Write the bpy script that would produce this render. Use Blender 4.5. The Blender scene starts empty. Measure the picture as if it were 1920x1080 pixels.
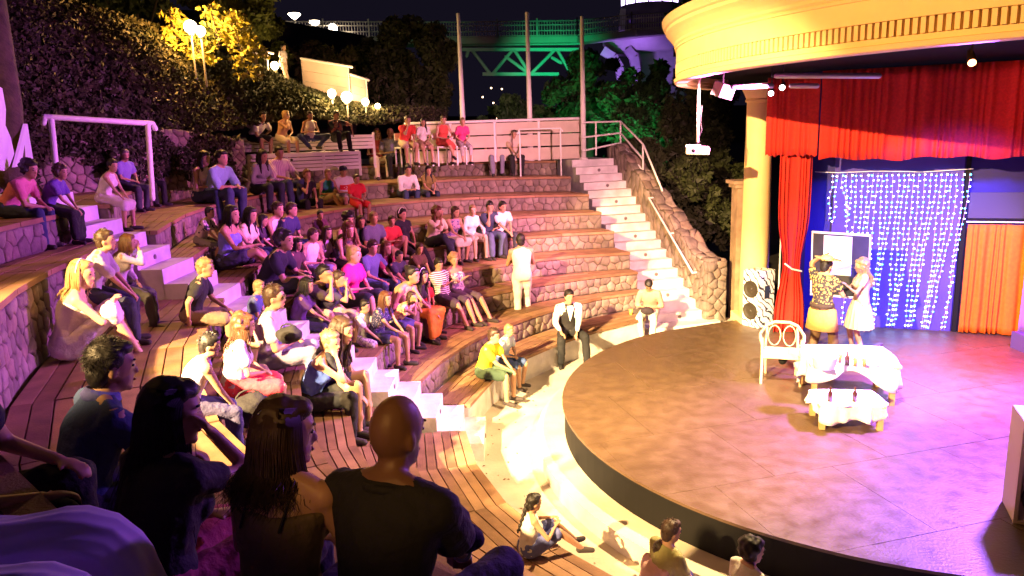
import bpy, math, random
import numpy as np
from mathutils import Vector, Matrix, noise as mnoise
random.seed(7); np.random.seed(7)
R_ = math.radians
scene = bpy.context.scene
COL = scene.collection
# ------------------------------------------------------------------ camera
CAMZ = 4.0; F_PX = 1400.0; PITCH = 0.2058; ROLL = -0.0323
cf = Vector((0, math.cos(PITCH), -math.sin(PITCH)))
c0 = Vector((1, 0, 0)); u0 = c0.cross(cf)
cr = c0*math.cos(ROLL)+u0*math.sin(ROLL); cu = -c0*math.sin(ROLL)+u0*math.cos(ROLL)
CAM = Vector((0, 0, CAMZ))
cam_data = bpy.data.cameras.new('camera'); cam = bpy.data.objects.new('camera', cam_data); COL.objects.link(cam)
M = Matrix((cr, cu, -cf)).transposed().to_4x4(); M.translation = CAM; cam.matrix_world = M
cam_data.lens = F_PX/1920*36; cam_data.sensor_width = 36; cam_data.clip_start = .05; cam_data.clip_end = 600
scene.camera = cam
# ------------------------------------------------------------------ world: a clear night sky
w = bpy.data.worlds.new('World'); scene.world = w; w.use_nodes = True
wn = w.node_tree.nodes; bg = wn['Background']
bg.inputs[0].default_value = (.05, .04, .09, 1); bg.inputs[1].default_value = .12
scene.view_settings.view_transform = 'Standard'; scene.view_settings.look = 'None'
scene.view_settings.exposure = 0; scene.view_settings.gamma = 1
scene.cycles.max_bounces = 5; scene.cycles.diffuse_bounces = 3; scene.cycles.glossy_bounces = 3
scene.cycles.sample_clamp_indirect = 6; scene.cycles.use_light_tree = True

def at(px, py, z):
    D = cf*F_PX+cr*(px-960)-cu*(py-540); t = (z-CAMZ)/D.z
    return CAM+D*t
def pt(px, py, d):
    return CAM+(cf*F_PX+cr*(px-960)-cu*(py-540))*(d/F_PX)
def pm(P): return F_PX/max(.2, (Vector(P)-CAM).dot(cf))

def light(name, kind, loc, target, energy, color, **k):
    l = bpy.data.lights.new(name, kind); l.energy = energy; l.color = color
    o = bpy.data.objects.new(name, l); COL.objects.link(o); o.location = loc
    if target is not None:
        o.rotation_euler = (Vector(target)-Vector(loc)).to_track_quat('-Z', 'Y').to_euler()
    for a, b in k.items(): setattr(l, a, b)
    return o
KX = Vector((-7.5, -1.5, 7.6))
light('flood_and_fill_light', 'SPOT', KX, (2.6, 11.2, 1.0), 48000, (1, .62, .24), spot_size=R_(31), spot_blend=.3, shadow_soft_size=.09)
light('flood_and_fill_light', 'SPOT', KX+Vector((.6, -.2, 0)), (1.9, 11.2, .2), 80000, (1, .70, .34), spot_size=R_(20), spot_blend=.8, shadow_soft_size=.09)
light('flood_and_fill_light', 'SPOT', (3.0, 7.4, 4.55), (.7, 7.2, 0), 3400, (1, .66, .30), spot_size=R_(100), spot_blend=.9, shadow_soft_size=.09)  # added low fill that evens out the walkway, no flood lamp here
light('pink_stair_fill_light', 'SPOT', (2.9, 11.0, 4.45), (1.6, 16.6, 2.2), 4200, (1, .42, .48), spot_size=R_(76), spot_blend=.8, shadow_soft_size=.1)  # added pink spot that brightens the right stair
light('fascia_fill_light', 'SPOT', KX, (4.0, 7.4, 5.0), 13000, (1, .50, .13), spot_size=R_(19), spot_blend=.9, shadow_soft_size=.09)  # added weaker beam just for the right part of the fascia
light('warm_fill_light', 'SPOT', (-6.5, 4.5, 9.5), (-1.0, 9, 1.5), 850, (1, .45, .12), spot_size=R_(85), spot_blend=.6, shadow_soft_size=.12)
light('violet_stage_light', 'SPOT', (3.4, 9.9, 4.45), (-5, 8.5, 2.9), 4200, (.66, .13, 1), spot_size=R_(76), spot_blend=.45, shadow_soft_size=.12)
light('violet_stage_light', 'SPOT', (4.4, 7.0, 4.5), (-2.0, 2.6, 2.6), 1150, (.38, .10, 1), spot_size=R_(62), spot_blend=.5, shadow_soft_size=.1)
light('magenta_stage_light', 'SPOT', (3.7, 10.8, 4.45), (-3.4, 15.2, 3.0), 3300, (1, .22, .62), spot_size=R_(84), spot_blend=.6, shadow_soft_size=.12)
light('blue_stage_light', 'SPOT', (6.2, 8.4, 4.4), (6.4, 12.2, 1.1), 4300, (.10, .06, 1), spot_size=R_(62), spot_blend=.7, shadow_soft_size=.15)
light('violet_floor_light', 'SPOT', (6.4, 8.2, 4.55), (5.4, 7.5, .6), 16500, (.34, .12, 1), spot_size=R_(84), spot_blend=.8, shadow_soft_size=.2)
light('pink_floor_light', 'SPOT', (6.5, 8.3, 4.55), (6.5, 9.3, .6), 7000, (1, .10, .5), spot_size=R_(56), spot_blend=.9, shadow_soft_size=.2)
light('table_light', 'SPOT', (3.4, 7.2, 4.5), (4.4, 9.3, 1.2), 3800, (1, .78, .55), spot_size=R_(48), spot_blend=.7, shadow_soft_size=.1)
light('curtain_light', 'SPOT', (4.4, 8.0, 4.3), (7.2, 11.4, 1.4), 1500, (1, .42, .10), spot_size=R_(32), spot_blend=.6, shadow_soft_size=.1)
light('valance_light', 'SPOT', (3.5, 6.8, 4.45), (8.0, 10.7, 4.1), 420, (1, .25, .05), spot_size=R_(28), spot_blend=.9, shadow_soft_size=.1)
light('warm_back_fill_light', 'SPOT', (-2.2, -5, 7.5), (-.28, 2.5, 3.05), 1500, (1, .48, .12), spot_size=R_(8), spot_blend=.8, shadow_soft_size=.1)  # added narrow spot behind the camera, warms the wet-haired woman's back
light('green_bridge_light', 'SPOT', pt(1060, 330, 24), pt(1040, 118, 40), 8500, (.02, 1, .36), spot_size=R_(24), spot_blend=1, shadow_soft_size=.3)
light('green_tree_light', 'SPOT', pt(1120, 345, 21), pt(1180, 190, 27), 900, (.05, 1, .35), spot_size=R_(95), spot_blend=.7, shadow_soft_size=.3)
light('violet_pier_light', 'SPOT', pt(1120, 190, 36), pt(1190, 100, 42), 2500, (.35, .15, 1), spot_size=R_(55), spot_blend=.7, shadow_soft_size=.3)

# ------------------------------------------------------------------ materials
MATS = {}
def mat(name, col, rough=.75, noise=0, nscale=8, bump=0, bscale=60, metal=0, emit=None, estr=0, col2=None, spec=None, coords='Object', trans=0):
    if name in MATS: return MATS[name]
    m = bpy.data.materials.new(name); m.use_nodes = True; nt = m.node_tree; b = nt.nodes['Principled BSDF']
    b.inputs['Base Color'].default_value = (*col, 1); b.inputs['Roughness'].default_value = rough; b.inputs['Metallic'].default_value = metal
    if spec is not None: b.inputs['Specular IOR Level'].default_value = spec
    if trans: b.inputs['Transmission Weight'].default_value = trans
    if emit: b.inputs['Emission Color'].default_value = (*emit, 1); b.inputs['Emission Strength'].default_value = estr
    if noise or col2 or bump:
        tc = nt.nodes.new('ShaderNodeTexCoord')
    if noise or col2:
        n = nt.nodes.new('ShaderNodeTexNoise'); n.inputs['Scale'].default_value = nscale; n.inputs['Detail'].default_value = 6
        nt.links.new(tc.outputs[coords], n.inputs['Vector'])
        r = nt.nodes.new('ShaderNodeValToRGB'); r.color_ramp.elements[0].position = .35; r.color_ramp.elements[1].position = .65
        c2 = col2 or tuple(max(0, c*(1-noise)) for c in col)
        r.color_ramp.elements[0].color = (*c2, 1); r.color_ramp.elements[1].color = (*col, 1)
        nt.links.new(n.outputs['Fac'], r.inputs[0]); nt.links.new(r.outputs[0], b.inputs['Base Color'])
    if bump:
        n2 = nt.nodes.new('ShaderNodeTexNoise'); n2.inputs['Scale'].default_value = bscale; n2.inputs['Detail'].default_value = 5
        nt.links.new(tc.outputs[coords], n2.inputs['Vector'])
        bp = nt.nodes.new('ShaderNodeBump'); bp.inputs['Strength'].default_value = bump; bp.inputs['Distance'].default_value = .02
        nt.links.new(n2.outputs['Fac'], bp.inputs['Height']); nt.links.new(bp.outputs[0], b.inputs['Normal'])
    MATS[name] = m; return m
def stripes(name, c1, c2, scale=30, axis='Z', rough=.8, distort=0, thr=.5):
    if name in MATS: return MATS[name]
    m = mat(name, c1, rough); nt = m.node_tree; b = nt.nodes['Principled BSDF']
    tc = nt.nodes.new('ShaderNodeTexCoord'); wv = nt.nodes.new('ShaderNodeTexWave'); wv.bands_direction = axis
    wv.inputs['Scale'].default_value = scale; wv.inputs['Distortion'].default_value = distort
    nt.links.new(tc.outputs['Object'], wv.inputs['Vector'])
    r = nt.nodes.new('ShaderNodeValToRGB'); r.color_ramp.interpolation = 'CONSTANT'; r.color_ramp.elements[1].position = thr
    r.color_ramp.elements[0].color = (*c1, 1); r.color_ramp.elements[1].color = (*c2, 1)
    nt.links.new(wv.outputs['Fac'], r.inputs[0]); nt.links.new(r.outputs[0], b.inputs['Base Color']); return m
def blotch(name, c1, c2, scale=14, thr=.5, rough=.85):
    if name in MATS: return MATS[name]
    m = mat(name, c1, rough); nt = m.node_tree; b = nt.nodes['Principled BSDF']
    tc = nt.nodes.new('ShaderNodeTexCoord'); wv = nt.nodes.new('ShaderNodeTexNoise'); wv.inputs['Scale'].default_value = scale; wv.inputs['Detail'].default_value = 2
    nt.links.new(tc.outputs['Object'], wv.inputs['Vector'])
    r = nt.nodes.new('ShaderNodeValToRGB'); r.color_ramp.interpolation = 'CONSTANT'; r.color_ramp.elements[1].position = thr
    r.color_ramp.elements[0].color = (*c1, 1); r.color_ramp.elements[1].color = (*c2, 1)
    nt.links.new(wv.outputs['Fac'], r.inputs[0]); nt.links.new(r.outputs[0], b.inputs['Base Color']); return m
def ripple(m, scale, strength, axis='X', dist=.01):
    nt = m.node_tree; b = nt.nodes['Principled BSDF']; tc = nt.nodes.new('ShaderNodeTexCoord')
    wv = nt.nodes.new('ShaderNodeTexWave'); wv.bands_direction = axis; wv.inputs['Scale'].default_value = scale; wv.inputs['Distortion'].default_value = 2
    bp = nt.nodes.new('ShaderNodeBump'); bp.inputs['Strength'].default_value = strength; bp.inputs['Distance'].default_value = dist
    nt.links.new(tc.outputs['Object'], wv.inputs['Vector']); nt.links.new(wv.outputs['Fac'], bp.inputs['Height']); nt.links.new(bp.outputs[0], b.inputs['Normal'])
    return m
woods = [mat('wood_%d' % i, c, .62, .35, 3+i, .25, 90, spec=.35) for i, c in enumerate([(.34, .19, .10), (.29, .155, .08), (.38, .22, .125), (.25, .135, .075)])]
stones = [mat('stone_%d' % i, c, .9, .4, 5, .8, 18) for i, c in enumerate([(.27, .21, .175), (.235, .185, .16), (.30, .24, .20), (.21, .165, .14), (.28, .205, .16)])]
mortar = mat('mortar', (.15, .118, .10), .95, .3, 6, .6, 30)
plaster = mat('white_plaster', (.80, .77, .76), .7, .28, 3.5, .25, 30)
concrete = mat('pale_concrete', (.62, .55, .46), .75, .25, 2.2, .2, 30, spec=.3)
whitemetal = mat('white_painted_metal', (.75, .72, .72), .4, spec=.5)
black = mat('black_cloth', (.012, .011, .012), .8)
blackpaint = mat('black_paint', (.006, .006, .006), .75, spec=.2)
dirt = mat('dark_soil', (.05, .045, .035), .95, .4, 1.5, .5, 8)

# ------------------------------------------------------------------ mesh helpers
def ob(name, verts, faces, m=None, parent=None, smooth=False, **props):
    me = bpy.data.meshes.new(name); me.from_pydata([tuple(v) for v in verts], [], faces); me.update()
    if m: me.materials.append(m)
    if smooth: me.polygons.foreach_set('use_smooth', [True]*len(me.polygons))
    o = bpy.data.objects.new(name, me); COL.objects.link(o)
    if parent: o.parent = parent
    for k, v in props.items(): o[k] = v
    return o
def thing(name, label, cat, group=None, kind=None, loc=(0, 0, 0)):
    o = bpy.data.objects.new(name, None); COL.objects.link(o); o.empty_display_size = .1; o.location = loc
    if label: o['label'] = label
    if cat: o['category'] = cat
    if group: o['group'] = group
    if kind: o['kind'] = kind
    return o
class MB:
    def __init__(s): s.v = []; s.f = []
    def add(s, v, f):
        n = len(s.v); s.v += [Vector(a) for a in v]; s.f += [tuple(i+n for i in q) for q in f]; return s
    def box(s, lo, hi):
        x0, y0, z0 = lo; x1, y1, z1 = hi
        return s.add([(x0, y0, z0), (x1, y0, z0), (x1, y1, z0), (x0, y1, z0), (x0, y0, z1), (x1, y0, z1), (x1, y1, z1), (x0, y1, z1)],
              [(0, 3, 2, 1), (4, 5, 6, 7), (0, 1, 5, 4), (1, 2, 6, 5), (2, 3, 7, 6), (3, 0, 4, 7)])
    def prism(s, poly, z0, z1):
        n = len(poly); v = [(p[0], p[1], z0) for p in poly]+[(p[0], p[1], z1) for p in poly]
        return s.add(v, [tuple(range(n-1, -1, -1)), tuple(range(n, 2*n))]+[(i, (i+1) % n, n+(i+1) % n, n+i) for i in range(n)])
    def beam(s, a, b, wd, h, up=(0, 0, 1)):
        a, b = Vector(a), Vector(b); d = (b-a).normalized(); x = d.cross(Vector(up)); x = x.normalized() if x.length > 1e-4 else Vector((1, 0, 0)); y = x.cross(d)
        v = [p+x*i*wd/2+y*j*h/2 for p in (a, b) for i, j in ((-1, -1), (1, -1), (1, 1), (-1, 1))]
        return s.add(v, [(0, 1, 2, 3), (7, 6, 5, 4), (0, 4, 5, 1), (1, 5, 6, 2), (2, 6, 7, 3), (3, 7, 4, 0)])
    def cap(s, a, b, r0, r1, n=10, k=3, sy=1):
        a, b = Vector(a), Vector(b); d = b-a; L = d.length; d = d/L if L > 1e-6 else Vector((0, 0, 1))
        x = d.orthogonal().normalized(); y = d.cross(x); rings = []
        for i in range(k, 0, -1):
            t = math.pi/2*i/k; rings.append((a-d*r0*math.sin(t), r0*math.cos(t)))
        rings.append((a, r0)); rings.append((b, r1))
        for i in range(1, k+1):
            t = math.pi/2*i/k; rings.append((b+d*r1*math.sin(t), r1*math.cos(t)))
        v = []; f = []
        for c, r in rings:
            for j in range(n):
                t = 2*math.pi*j/n; v.append(c+(x*math.cos(t)+y*math.sin(t))*max(r, 1e-4))
        m = len(rings)
        for i in range(m-1):
            for j in range(n): f.append((i*n+j, i*n+(j+1) % n, (i+1)*n+(j+1) % n, (i+1)*n+j))
        f.append(tuple(range(n-1, -1, -1))); f.append(tuple((m-1)*n+j for j in range(n)))
        return s.add(v, f)
    def tube(s, pts, r, n=8):
        for a, b in zip(pts[:-1], pts[1:]): s.cap(a, b, r, r, n, 2)
        return s
    def ell(s, c, r, X=(1, 0, 0), Y=(0, 1, 0), Z=(0, 0, 1), n=12, k=8):
        c = Vector(c); X, Y, Z = Vector(X), Vector(Y), Vector(Z); v = []; f = []
        for i in range(1, k):
            p = math.pi*i/k
            for j in range(n):
                t = 2*math.pi*j/n; v.append(c+X*r[0]*math.sin(p)*math.cos(t)+Y*r[1]*math.sin(p)*math.sin(t)+Z*r[2]*math.cos(p))
        v.append(c+Z*r[2]); v.append(c-Z*r[2]); T, B = len(v)-2, len(v)-1
        for i in range(k-2):
            for j in range(n): f.append((i*n+j, (i+1)*n+j, (i+1)*n+(j+1) % n, i*n+(j+1) % n))
        for j in range(n): f.append((T, j, (j+1) % n)); f.append((B, (k-2)*n+(j+1) % n, (k-2)*n+j))
        return s.add(v, f)
    def loft(s, secs, n=14):
        # secs: (centre, X, Y, rx, ry)
        v = []; f = []
        for c, X, Y, rx, ry in secs:
            for j in range(n):
                t = 2*math.pi*j/n; v.append(Vector(c)+Vector(X)*rx*math.cos(t)+Vector(Y)*ry*math.sin(t))
        m = len(secs)
        for i in range(m-1):
            for j in range(n): f.append((i*n+j, i*n+(j+1) % n, (i+1)*n+(j+1) % n, (i+1)*n+j))
        f.append(tuple(range(n-1, -1, -1))); f.append(tuple((m-1)*n+j for j in range(n)))
        return s.add(v, f)
    def lathe(s, c, prof, n=24):
        v = []; f = []
        for r, z in prof:
            for j in range(n): t = 2*math.pi*j/n; v.append((c[0]+r*math.cos(t), c[1]+r*math.sin(t), c[2]+z))
        m = len(prof)
        for i in range(m-1):
            for j in range(n): f.append((i*n+j, i*n+(j+1) % n, (i+1)*n+(j+1) % n, (i+1)*n+j))
        f.append(tuple(range(n-1, -1, -1))); f.append(tuple((m-1)*n+j for j in range(n)))
        return s.add(v, f)
    def build(s, name, m=None, parent=None, smooth=False, **p): return ob(name, s.v, s.f, m, parent, smooth, **p)
def bev(o, w=.01, seg=2):
    b = o.modifiers.new('bevel', 'BEVEL'); b.width = w; b.segments = seg; b.limit_method = 'ANGLE'; return o

# ------------------------------------------------------------------ setting
CX, CY = 4.59, 8.87
H1, HR = .42, .355
def zt(k): return H1+(k-1)*HR
TH = [90, 108, 120, 132, 145, 160, 174, 186, 200, 245]
RT = {1: [5.6, 5.5, 5.3, 5.2, 5.2, 5.2, 5.25, 5.2, 5.15, 5.1],
      2: [6.2, 6.14, 6.12, 5.9, 5.86, 5.84, 5.91, 5.95, 5.95, 5.95],
      3: [6.45, 6.4, 6.5, 6.6, 6.75, 6.6, 6.49, 6.5, 6.5, 6.5],
      4: [6.75, 6.72, 7.1, 7.3, 7.4, 7.25, 7.11, 7.0, 6.95, 6.95],
      5: [7.5, 7.45, 7.9, 8.15, 8.4, 8.0, 7.66, 7.42, 7.36, 7.36],
      6: [8.1, 8.08, 8.6, 9.1, 9.2, 8.8, 8.23, 7.85, 7.78, 7.78],
      7: [8.75, 8.72, 9.9, 10.7, 10.3, 9.5, 8.78, 8.45, 8.45, 8.45],
      8: [9.8, 9.75, 11.3, 12.0, 11.7, 10.4, 9.15, 9.05, 9.04, 9.04],
      9: [10.6, 10.6, 12.9, 14.0, 13.3, 11.6, 9.7, 9.65, 9.7, 9.7]}
def Rk(k, th):
    return float(np.interp(th, TH, RT[k])) if k <= 9 else Rk(9, th)+6.5
def pol(r, th): return (CX+r*math.cos(R_(th)), CY+r*math.sin(R_(th)))
SN, SF = 8.66, 9.55         # near and far side of the left stair
def span_far(k):  return (108.3, 180-math.degrees(math.asin((SF-CY)/Rk(k, 174))))
def span_near(k): return (180+math.degrees(math.asin((CY-SN)/Rk(k, 186)))+.1, 236)

ground = ob('ground', [(-200, -100, -.02), (200, -100, -.02), (200, 300, -.02), (-200, 300, -.02)], [(0, 1, 2, 3)], dirt, kind='structure')
# orchestra floor
o = MB().prism([pol(6.5, t) for t in range(88, 262, 4)]+[(7, 2.5), (7, 8.8), (5, 13.6)], -.3, 0).build('orchestra_floor', concrete, kind='structure')

def clip(poly, p, n):
    out = []
    for i in range(len(poly)):
        a, b = poly[i], poly[(i+1) % len(poly)]
        da = (a[0]-p[0])*n[0]+(a[1]-p[1])*n[1]; db = (b[0]-p[0])*n[0]+(b[1]-p[1])*n[1]
        if da <= 0: out.append(a)
        if (da < 0) != (db < 0) and abs(da-db) > 1e-9:
            t = da/(da-db); out.append((a[0]+(b[0]-a[0])*t, a[1]+(b[1]-a[1])*t))
    return out
def voronoi(L, H, cw, ch, rnd):
    nx, ny = max(1, round(L/cw)), max(1, round(H/ch)); P = []
    for i in range(nx):
        for j in range(ny):
            P.append(((i+.5+rnd.uniform(-.34, .34)+(.25 if j % 2 else -.25))*L/nx, (j+.5+rnd.uniform(-.3, .3))*H/ny))
    cells = []
    for i, p in enumerate(P):
        poly = [(0, 0), (L, 0), (L, H), (0, H)]
        for j, q in enumerate(P):
            if i == j or abs(p[0]-q[0]) > 3*cw: continue
            mx = ((p[0]+q[0])/2, (p[1]+q[1])/2); poly = clip(poly, mx, (q[0]-p[0], q[1]-p[1]))
            if len(poly) < 3: break
        if len(poly) >= 3: cells.append(poly)
    return cells
def rough_poly(poly, rnd):
    out = []
    for i in range(len(poly)):
        a, b = poly[i], poly[(i+1) % len(poly)]; out.append(a); L = math.hypot(b[0]-a[0], b[1]-a[1])
        if L > .07: t = rnd.uniform(.35, .65); out.append((a[0]+(b[0]-a[0])*t+rnd.uniform(-.008, .008), a[1]+(b[1]-a[1])*t+rnd.uniform(-.008, .008)))
    return out
def stone_mesh(poly, f, gap, d, rnd):
    poly = rough_poly(poly, rnd)
    """f(u, v, depth) -> world. A stone: outline, shoulder, rounded face."""
    cx = sum(p[0] for p in poly)/len(poly); cy = sum(p[1] for p in poly)/len(poly)
    sz = max(max(p[0] for p in poly)-min(p[0] for p in poly), .02)
    def ring(g, dd):
        out = []
        for p in poly:
            vx, vy = p[0]-cx, p[1]-cy; l = math.hypot(vx, vy) or 1; s = max(.15, 1-g/l); out.append(f(cx+vx*s, cy+vy*s, dd))
        return out
    n = len(poly); d1 = d*rnd.uniform(.6, 1.2)
    v = ring(gap*.6, -.01)+ring(gap, d1*.6)+ring(gap+rnd.uniform(.012, .03), d1)
    fc = [(i, (i+1) % n, n+(i+1) % n, n+i) for i in range(n)]+[(n+i, n+(i+1) % n, 2*n+(i+1) % n, 2*n+i) for i in range(n)]+[tuple(range(2*n, 3*n))]
    return v, fc
def stone_wall(parent, L, H, f, cw, ch, seed, limit=300, d=.03):
    rnd = random.Random(seed); cells = voronoi(L, H, cw, ch, rnd); rest = MB()
    for i, c in enumerate(cells):
        v, fc = stone_mesh(c, f, rnd.uniform(.004, .010), d, rnd)
        if i < limit: ob('stone', v, fc, rnd.choice(stones), parent, True)
        else: rest.add(v, fc)
    if rest.v: rest.build('stone', stones[0], parent, kind='stuff')

def tier(k, t0, t1, nseg, np_, planks, rock, seed, near=False, inner=None):
    lab = 'seating_terrace'
    T = thing(lab, None, None, kind='structure')
    rnd = random.Random(seed); z = zt(k); TP = .05
    ang = [t0+(t1-t0)*i/nseg for i in range(nseg+1)]
    def back(th):
        if k == 9: return Rk(9, th)+7.5
        if near and k == 6: return Rk(8, th)
        return Rk(k+1, th)
    # solid body (front face under the nosing, set back 3 cm)
    v = []; fc = []
    for a in ang:
        r0, r1 = Rk(k, a)+.035, back(a)+.12
        x0, y0 = pol(r0, a); x1, y1 = pol(r1, a)
        v += [(x0, y0, -.3), (x0, y0, z-TP), (x1, y1, z-TP), (x1, y1, -.3)]
    for i in range(nseg):
        b = 4*i; fc += [(b, b+4, b+5, b+1), (b+1, b+5, b+6, b+2), (b+2, b+6, b+7, b+3)]
    fc += [(0, 1, 2, 3), tuple(4*nseg+j for j in (3, 2, 1, 0))]
    ob('core', v, fc, plaster if k == 1 else mortar, T)
    # planks
    bulk = MB(); cnt = 0
    for i in range(nseg):
        a0, a1 = ang[i], ang[i+1]; g = .0012*180/math.pi
        for j in range(np_):
            f0, f1 = j/np_, (j+1)/np_
            q = []
            for a, sgn in ((a0, 1), (a1, -1)):
                ra, rb = Rk(k, a), min(back(a), Rk(k, a)+(1.5 if k == 9 else 99))
                W = rb-ra; gg = .006
                aa = a+sgn*g*.5
                q.append((pol(ra+W*f0+gg, aa), pol(ra+W*f1-gg, aa)))
            dz = rnd.uniform(-.004, .004)
            poly = [q[0][0], q[0][1], q[1][1], q[1][0]]
            mb = MB().prism(poly, z-TP+.001, z+dz)
            if planks: mb.build('plank', rnd.choice(woods), T); cnt += 1
            else: bulk.add(mb.v, mb.f)
    if bulk.v: bulk.build('plank', woods[0], T, kind='stuff')
    if k == 9:
        v = []; fc = []
        for a in ang:
            for r in (Rk(9, a)+1.5, back(a)):
                x, y = pol(r, a); v.append((x, y, z-.01))
        fc = [(2*i, 2*i+2, 2*i+3, 2*i+1) for i in range(nseg)]
        ob('paving', v, fc, concrete, T)
    if rock:
        pts = [Vector((*pol(Rk(k, a)+.035, a), 0)) for a in ang]; cum = [0]
        for a, b in zip(pts[:-1], pts[1:]): cum.append(cum[-1]+(b-a).length)
        zb = zt(k-1) if k > 1 else 0
        if near and k == 8: zb = zt(6)
        HH = z-TP-.01-zb
        def f(u, vv, d):
            u = min(max(u, 0), cum[-1]); i = max(0, min(nseg-1, int(np.searchsorted(cum, u)-1))); t = (u-cum[i])/(cum[i+1]-cum[i])
            p = pts[i].lerp(pts[i+1], t); n = (pts[i+1]-pts[i]).normalized(); n = Vector((-n.y, n.x, 0))
            c = Vector((CX, CY, 0))-p
            if n.dot(c) < 0: n = -n
            return p+n*d+Vector((0, 0, zb+vv))
        stone_wall(T, cum[-1], HH, f, .185, .125, seed*7, d=.024)
    return T
for k in range(1, 10):
    a0, a1 = span_far(k)
    if k == 1: a0 = 112
    n = max(4, int(R_(a1-a0)*Rk(k, 145)/(.95 if k < 4 else 1.2)))
    npk = [7, 6, 5, 4, 5, 5, 5, 5, 5][k-1]
    tier(k, a0, a1, n, npk, k <= 5, k > 1, 100+k)
for k in (1, 2, 3, 4, 5, 6, 8, 9):
    a0, a1 = span_near(k)
    n = max(4, int(R_(a1-a0)*Rk(k, 200)/.95))
    tier(k, a0, a1, n, [7, 6, 5, 4, 4, 9, 0, 5, 5][k-1], k <= 6, k in (8, 9), 200+k, near=True)
# ------------------------------------------------------------------ stairs
MARK = mat('marker_lamp_glass', (.25, .2, .2), .3, noise=.5, nscale=60)
# left stair, climbing towards -x
LS = thing('staircase', None, None, kind='structure')
TR_L = .2838
def lsx(s): return -.7255-TR_L*(s-2)+.03
def zs(s): return H1+(s-2)*HR/2
for s in range(1, 20):
    x1 = lsx(s); x0 = x1-TR_L-.02
    st = MB().box((x0 if s < 19 else x0-.8, SN, -.3), (x1, SF, zs(s))).build('step', plaster, LS); bev(st, .006, 2)
    if s % 2 == 1: MB().lathe((0, 0, 0), [(.03, 0), (.03, .012), (.018, .016)], 14).build('marker_lamp', MARK, st).matrix_world = Matrix.Translation((x1, (SN+SF)/2, zs(s)-.09)) @ Matrix.Rotation(R_(90), 4, 'Y')
# right stair
P0 = at(1274, 594, .15); P8 = at(1123, 319, .15+8*HR)
ru = (P8-P0); ru.z = 0; TR_R = ru.length/16; ru.normalize(); rv = Vector((ru.y, -ru.x, 0))   # rv points to the right-hand side
RS = thing('staircase', None, None, kind='structure')
SB = Vector((P0.x, P0.y, 0))
def rp(s, w_): return SB+ru*(s*TR_R)+rv*w_
for s in range(1, 19):
    hw = .52 if s > 3 else .52
    a, b = rp(s-1, -hw-.1), rp(s-1, hw); c, d = rp(s+.1 if s < 18 else s+4, hw), rp(s+.1 if s < 18 else s+4, -hw-.1)
    zz = zs(s) if s > 0 else 0
    st = MB().prism([(a.x, a.y), (b.x, b.y), (c.x, c.y), (d.x, d.y)], -.3, zz).build('step', plaster, RS); bev(st, .006, 2)
    if s % 2 == 1:
        mk = MB().lathe((0, 0, 0), [(.04, 0), (.04, .012), (.022, .016)], 14).build('marker_lamp', MARK, st)
        q = rp(s-1, 0); mk.matrix_world = Matrix.Translation((q.x, q.y, zz-.09)) @ (-ru).to_track_quat('Z', 'Y').to_matrix().to_4x4()
# base pad in front of the right stair
a, b, c, d = rp(-1.6, -.9), rp(-1.3, .75), rp(.2, .75), rp(.2, -.9)
MB().prism([(a.x, a.y), (b.x, b.y), (c.x, c.y), (d.x, d.y)], -.2, .07).build('landing', plaster, RS)
# parapet of rubble to the right of the stair
PW = thing('parapet_wall', 'sloping rubble stone wall running up along the far white staircase', 'stone wall')
L_ = TR_R*20; base0 = rp(-.6, .54)
def ptop(s):  # top height along stair units
    return 1.28 if s < 1.0 else (1.28+(s-1.0)*HR/2*.83+ .05*math.sin(s*2.3))
NS = 22; v = []; fc = []
for i in range(NS+1):
    s = -.6+i*(19.5/NS); top = min(ptop(s), zt(9)+.32)
    for w_, z in ((.54, -.3), (.54, top), (.98, top), (.98, -.3)): q = rp(s, w_); v.append((q.x, q.y, z))
for i in range(NS):
    b = 4*i; fc += [(b, b+1, b+5, b+4), (b+1, b+2, b+6, b+5), (b+2, b+3, b+7, b+6)]
fc += [(0, 3, 2, 1), tuple(4*NS+j for j in range(4))]
ob('core', v, fc, mortar, PW)
def fside(u, vv, d):
    s = -.6+u/TR_R; z0 = max(0, zs(max(1, int(s)+1))-.2); top = min(ptop(s), zt(9)+.32)
    q = rp(s, .54-d); return Vector((q.x, q.y, vv/1.0*(top)))
rndp = random.Random(5)
cells = voronoi(19.5*TR_R, 1.0, .24, .115, rndp)
cnt = 0
for c in cells:
    u = sum(p[0] for p in c)/len(c); vv = sum(p[1] for p in c)/len(c); s = -.6+u/TR_R
    if vv*min(ptop(s), zt(9)+.32) < zs(max(0, s))-.25: continue
    v, f_ = stone_mesh(c, fside, .01, .035, rndp); ob('stone', v, f_, rndp.choice(stones), PW, True)
def ffront(u, vv, d): q = rp(-.6, .54+u)-ru*d; return Vector((q.x, q.y, vv))
for c in voronoi(.44, 1.28, .19, .14, rndp):
    v, f_ = stone_mesh(c, ffront, .01, .035, rndp); ob('stone', v, f_, rndp.choice(stones), PW, True)
def ftop(u, vv, d):
    s = -.6+u/TR_R; q = rp(s, .54+vv); return Vector((q.x, q.y, min(ptop(s), zt(9)+.32)+d))
for c in voronoi(19.5*TR_R, .44, .26, .22, rndp):
    v, f_ = stone_mesh(c, ftop, .012, .05, rndp); ob('stone', v, f_, rndp.choice(stones), PW, True)
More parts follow.
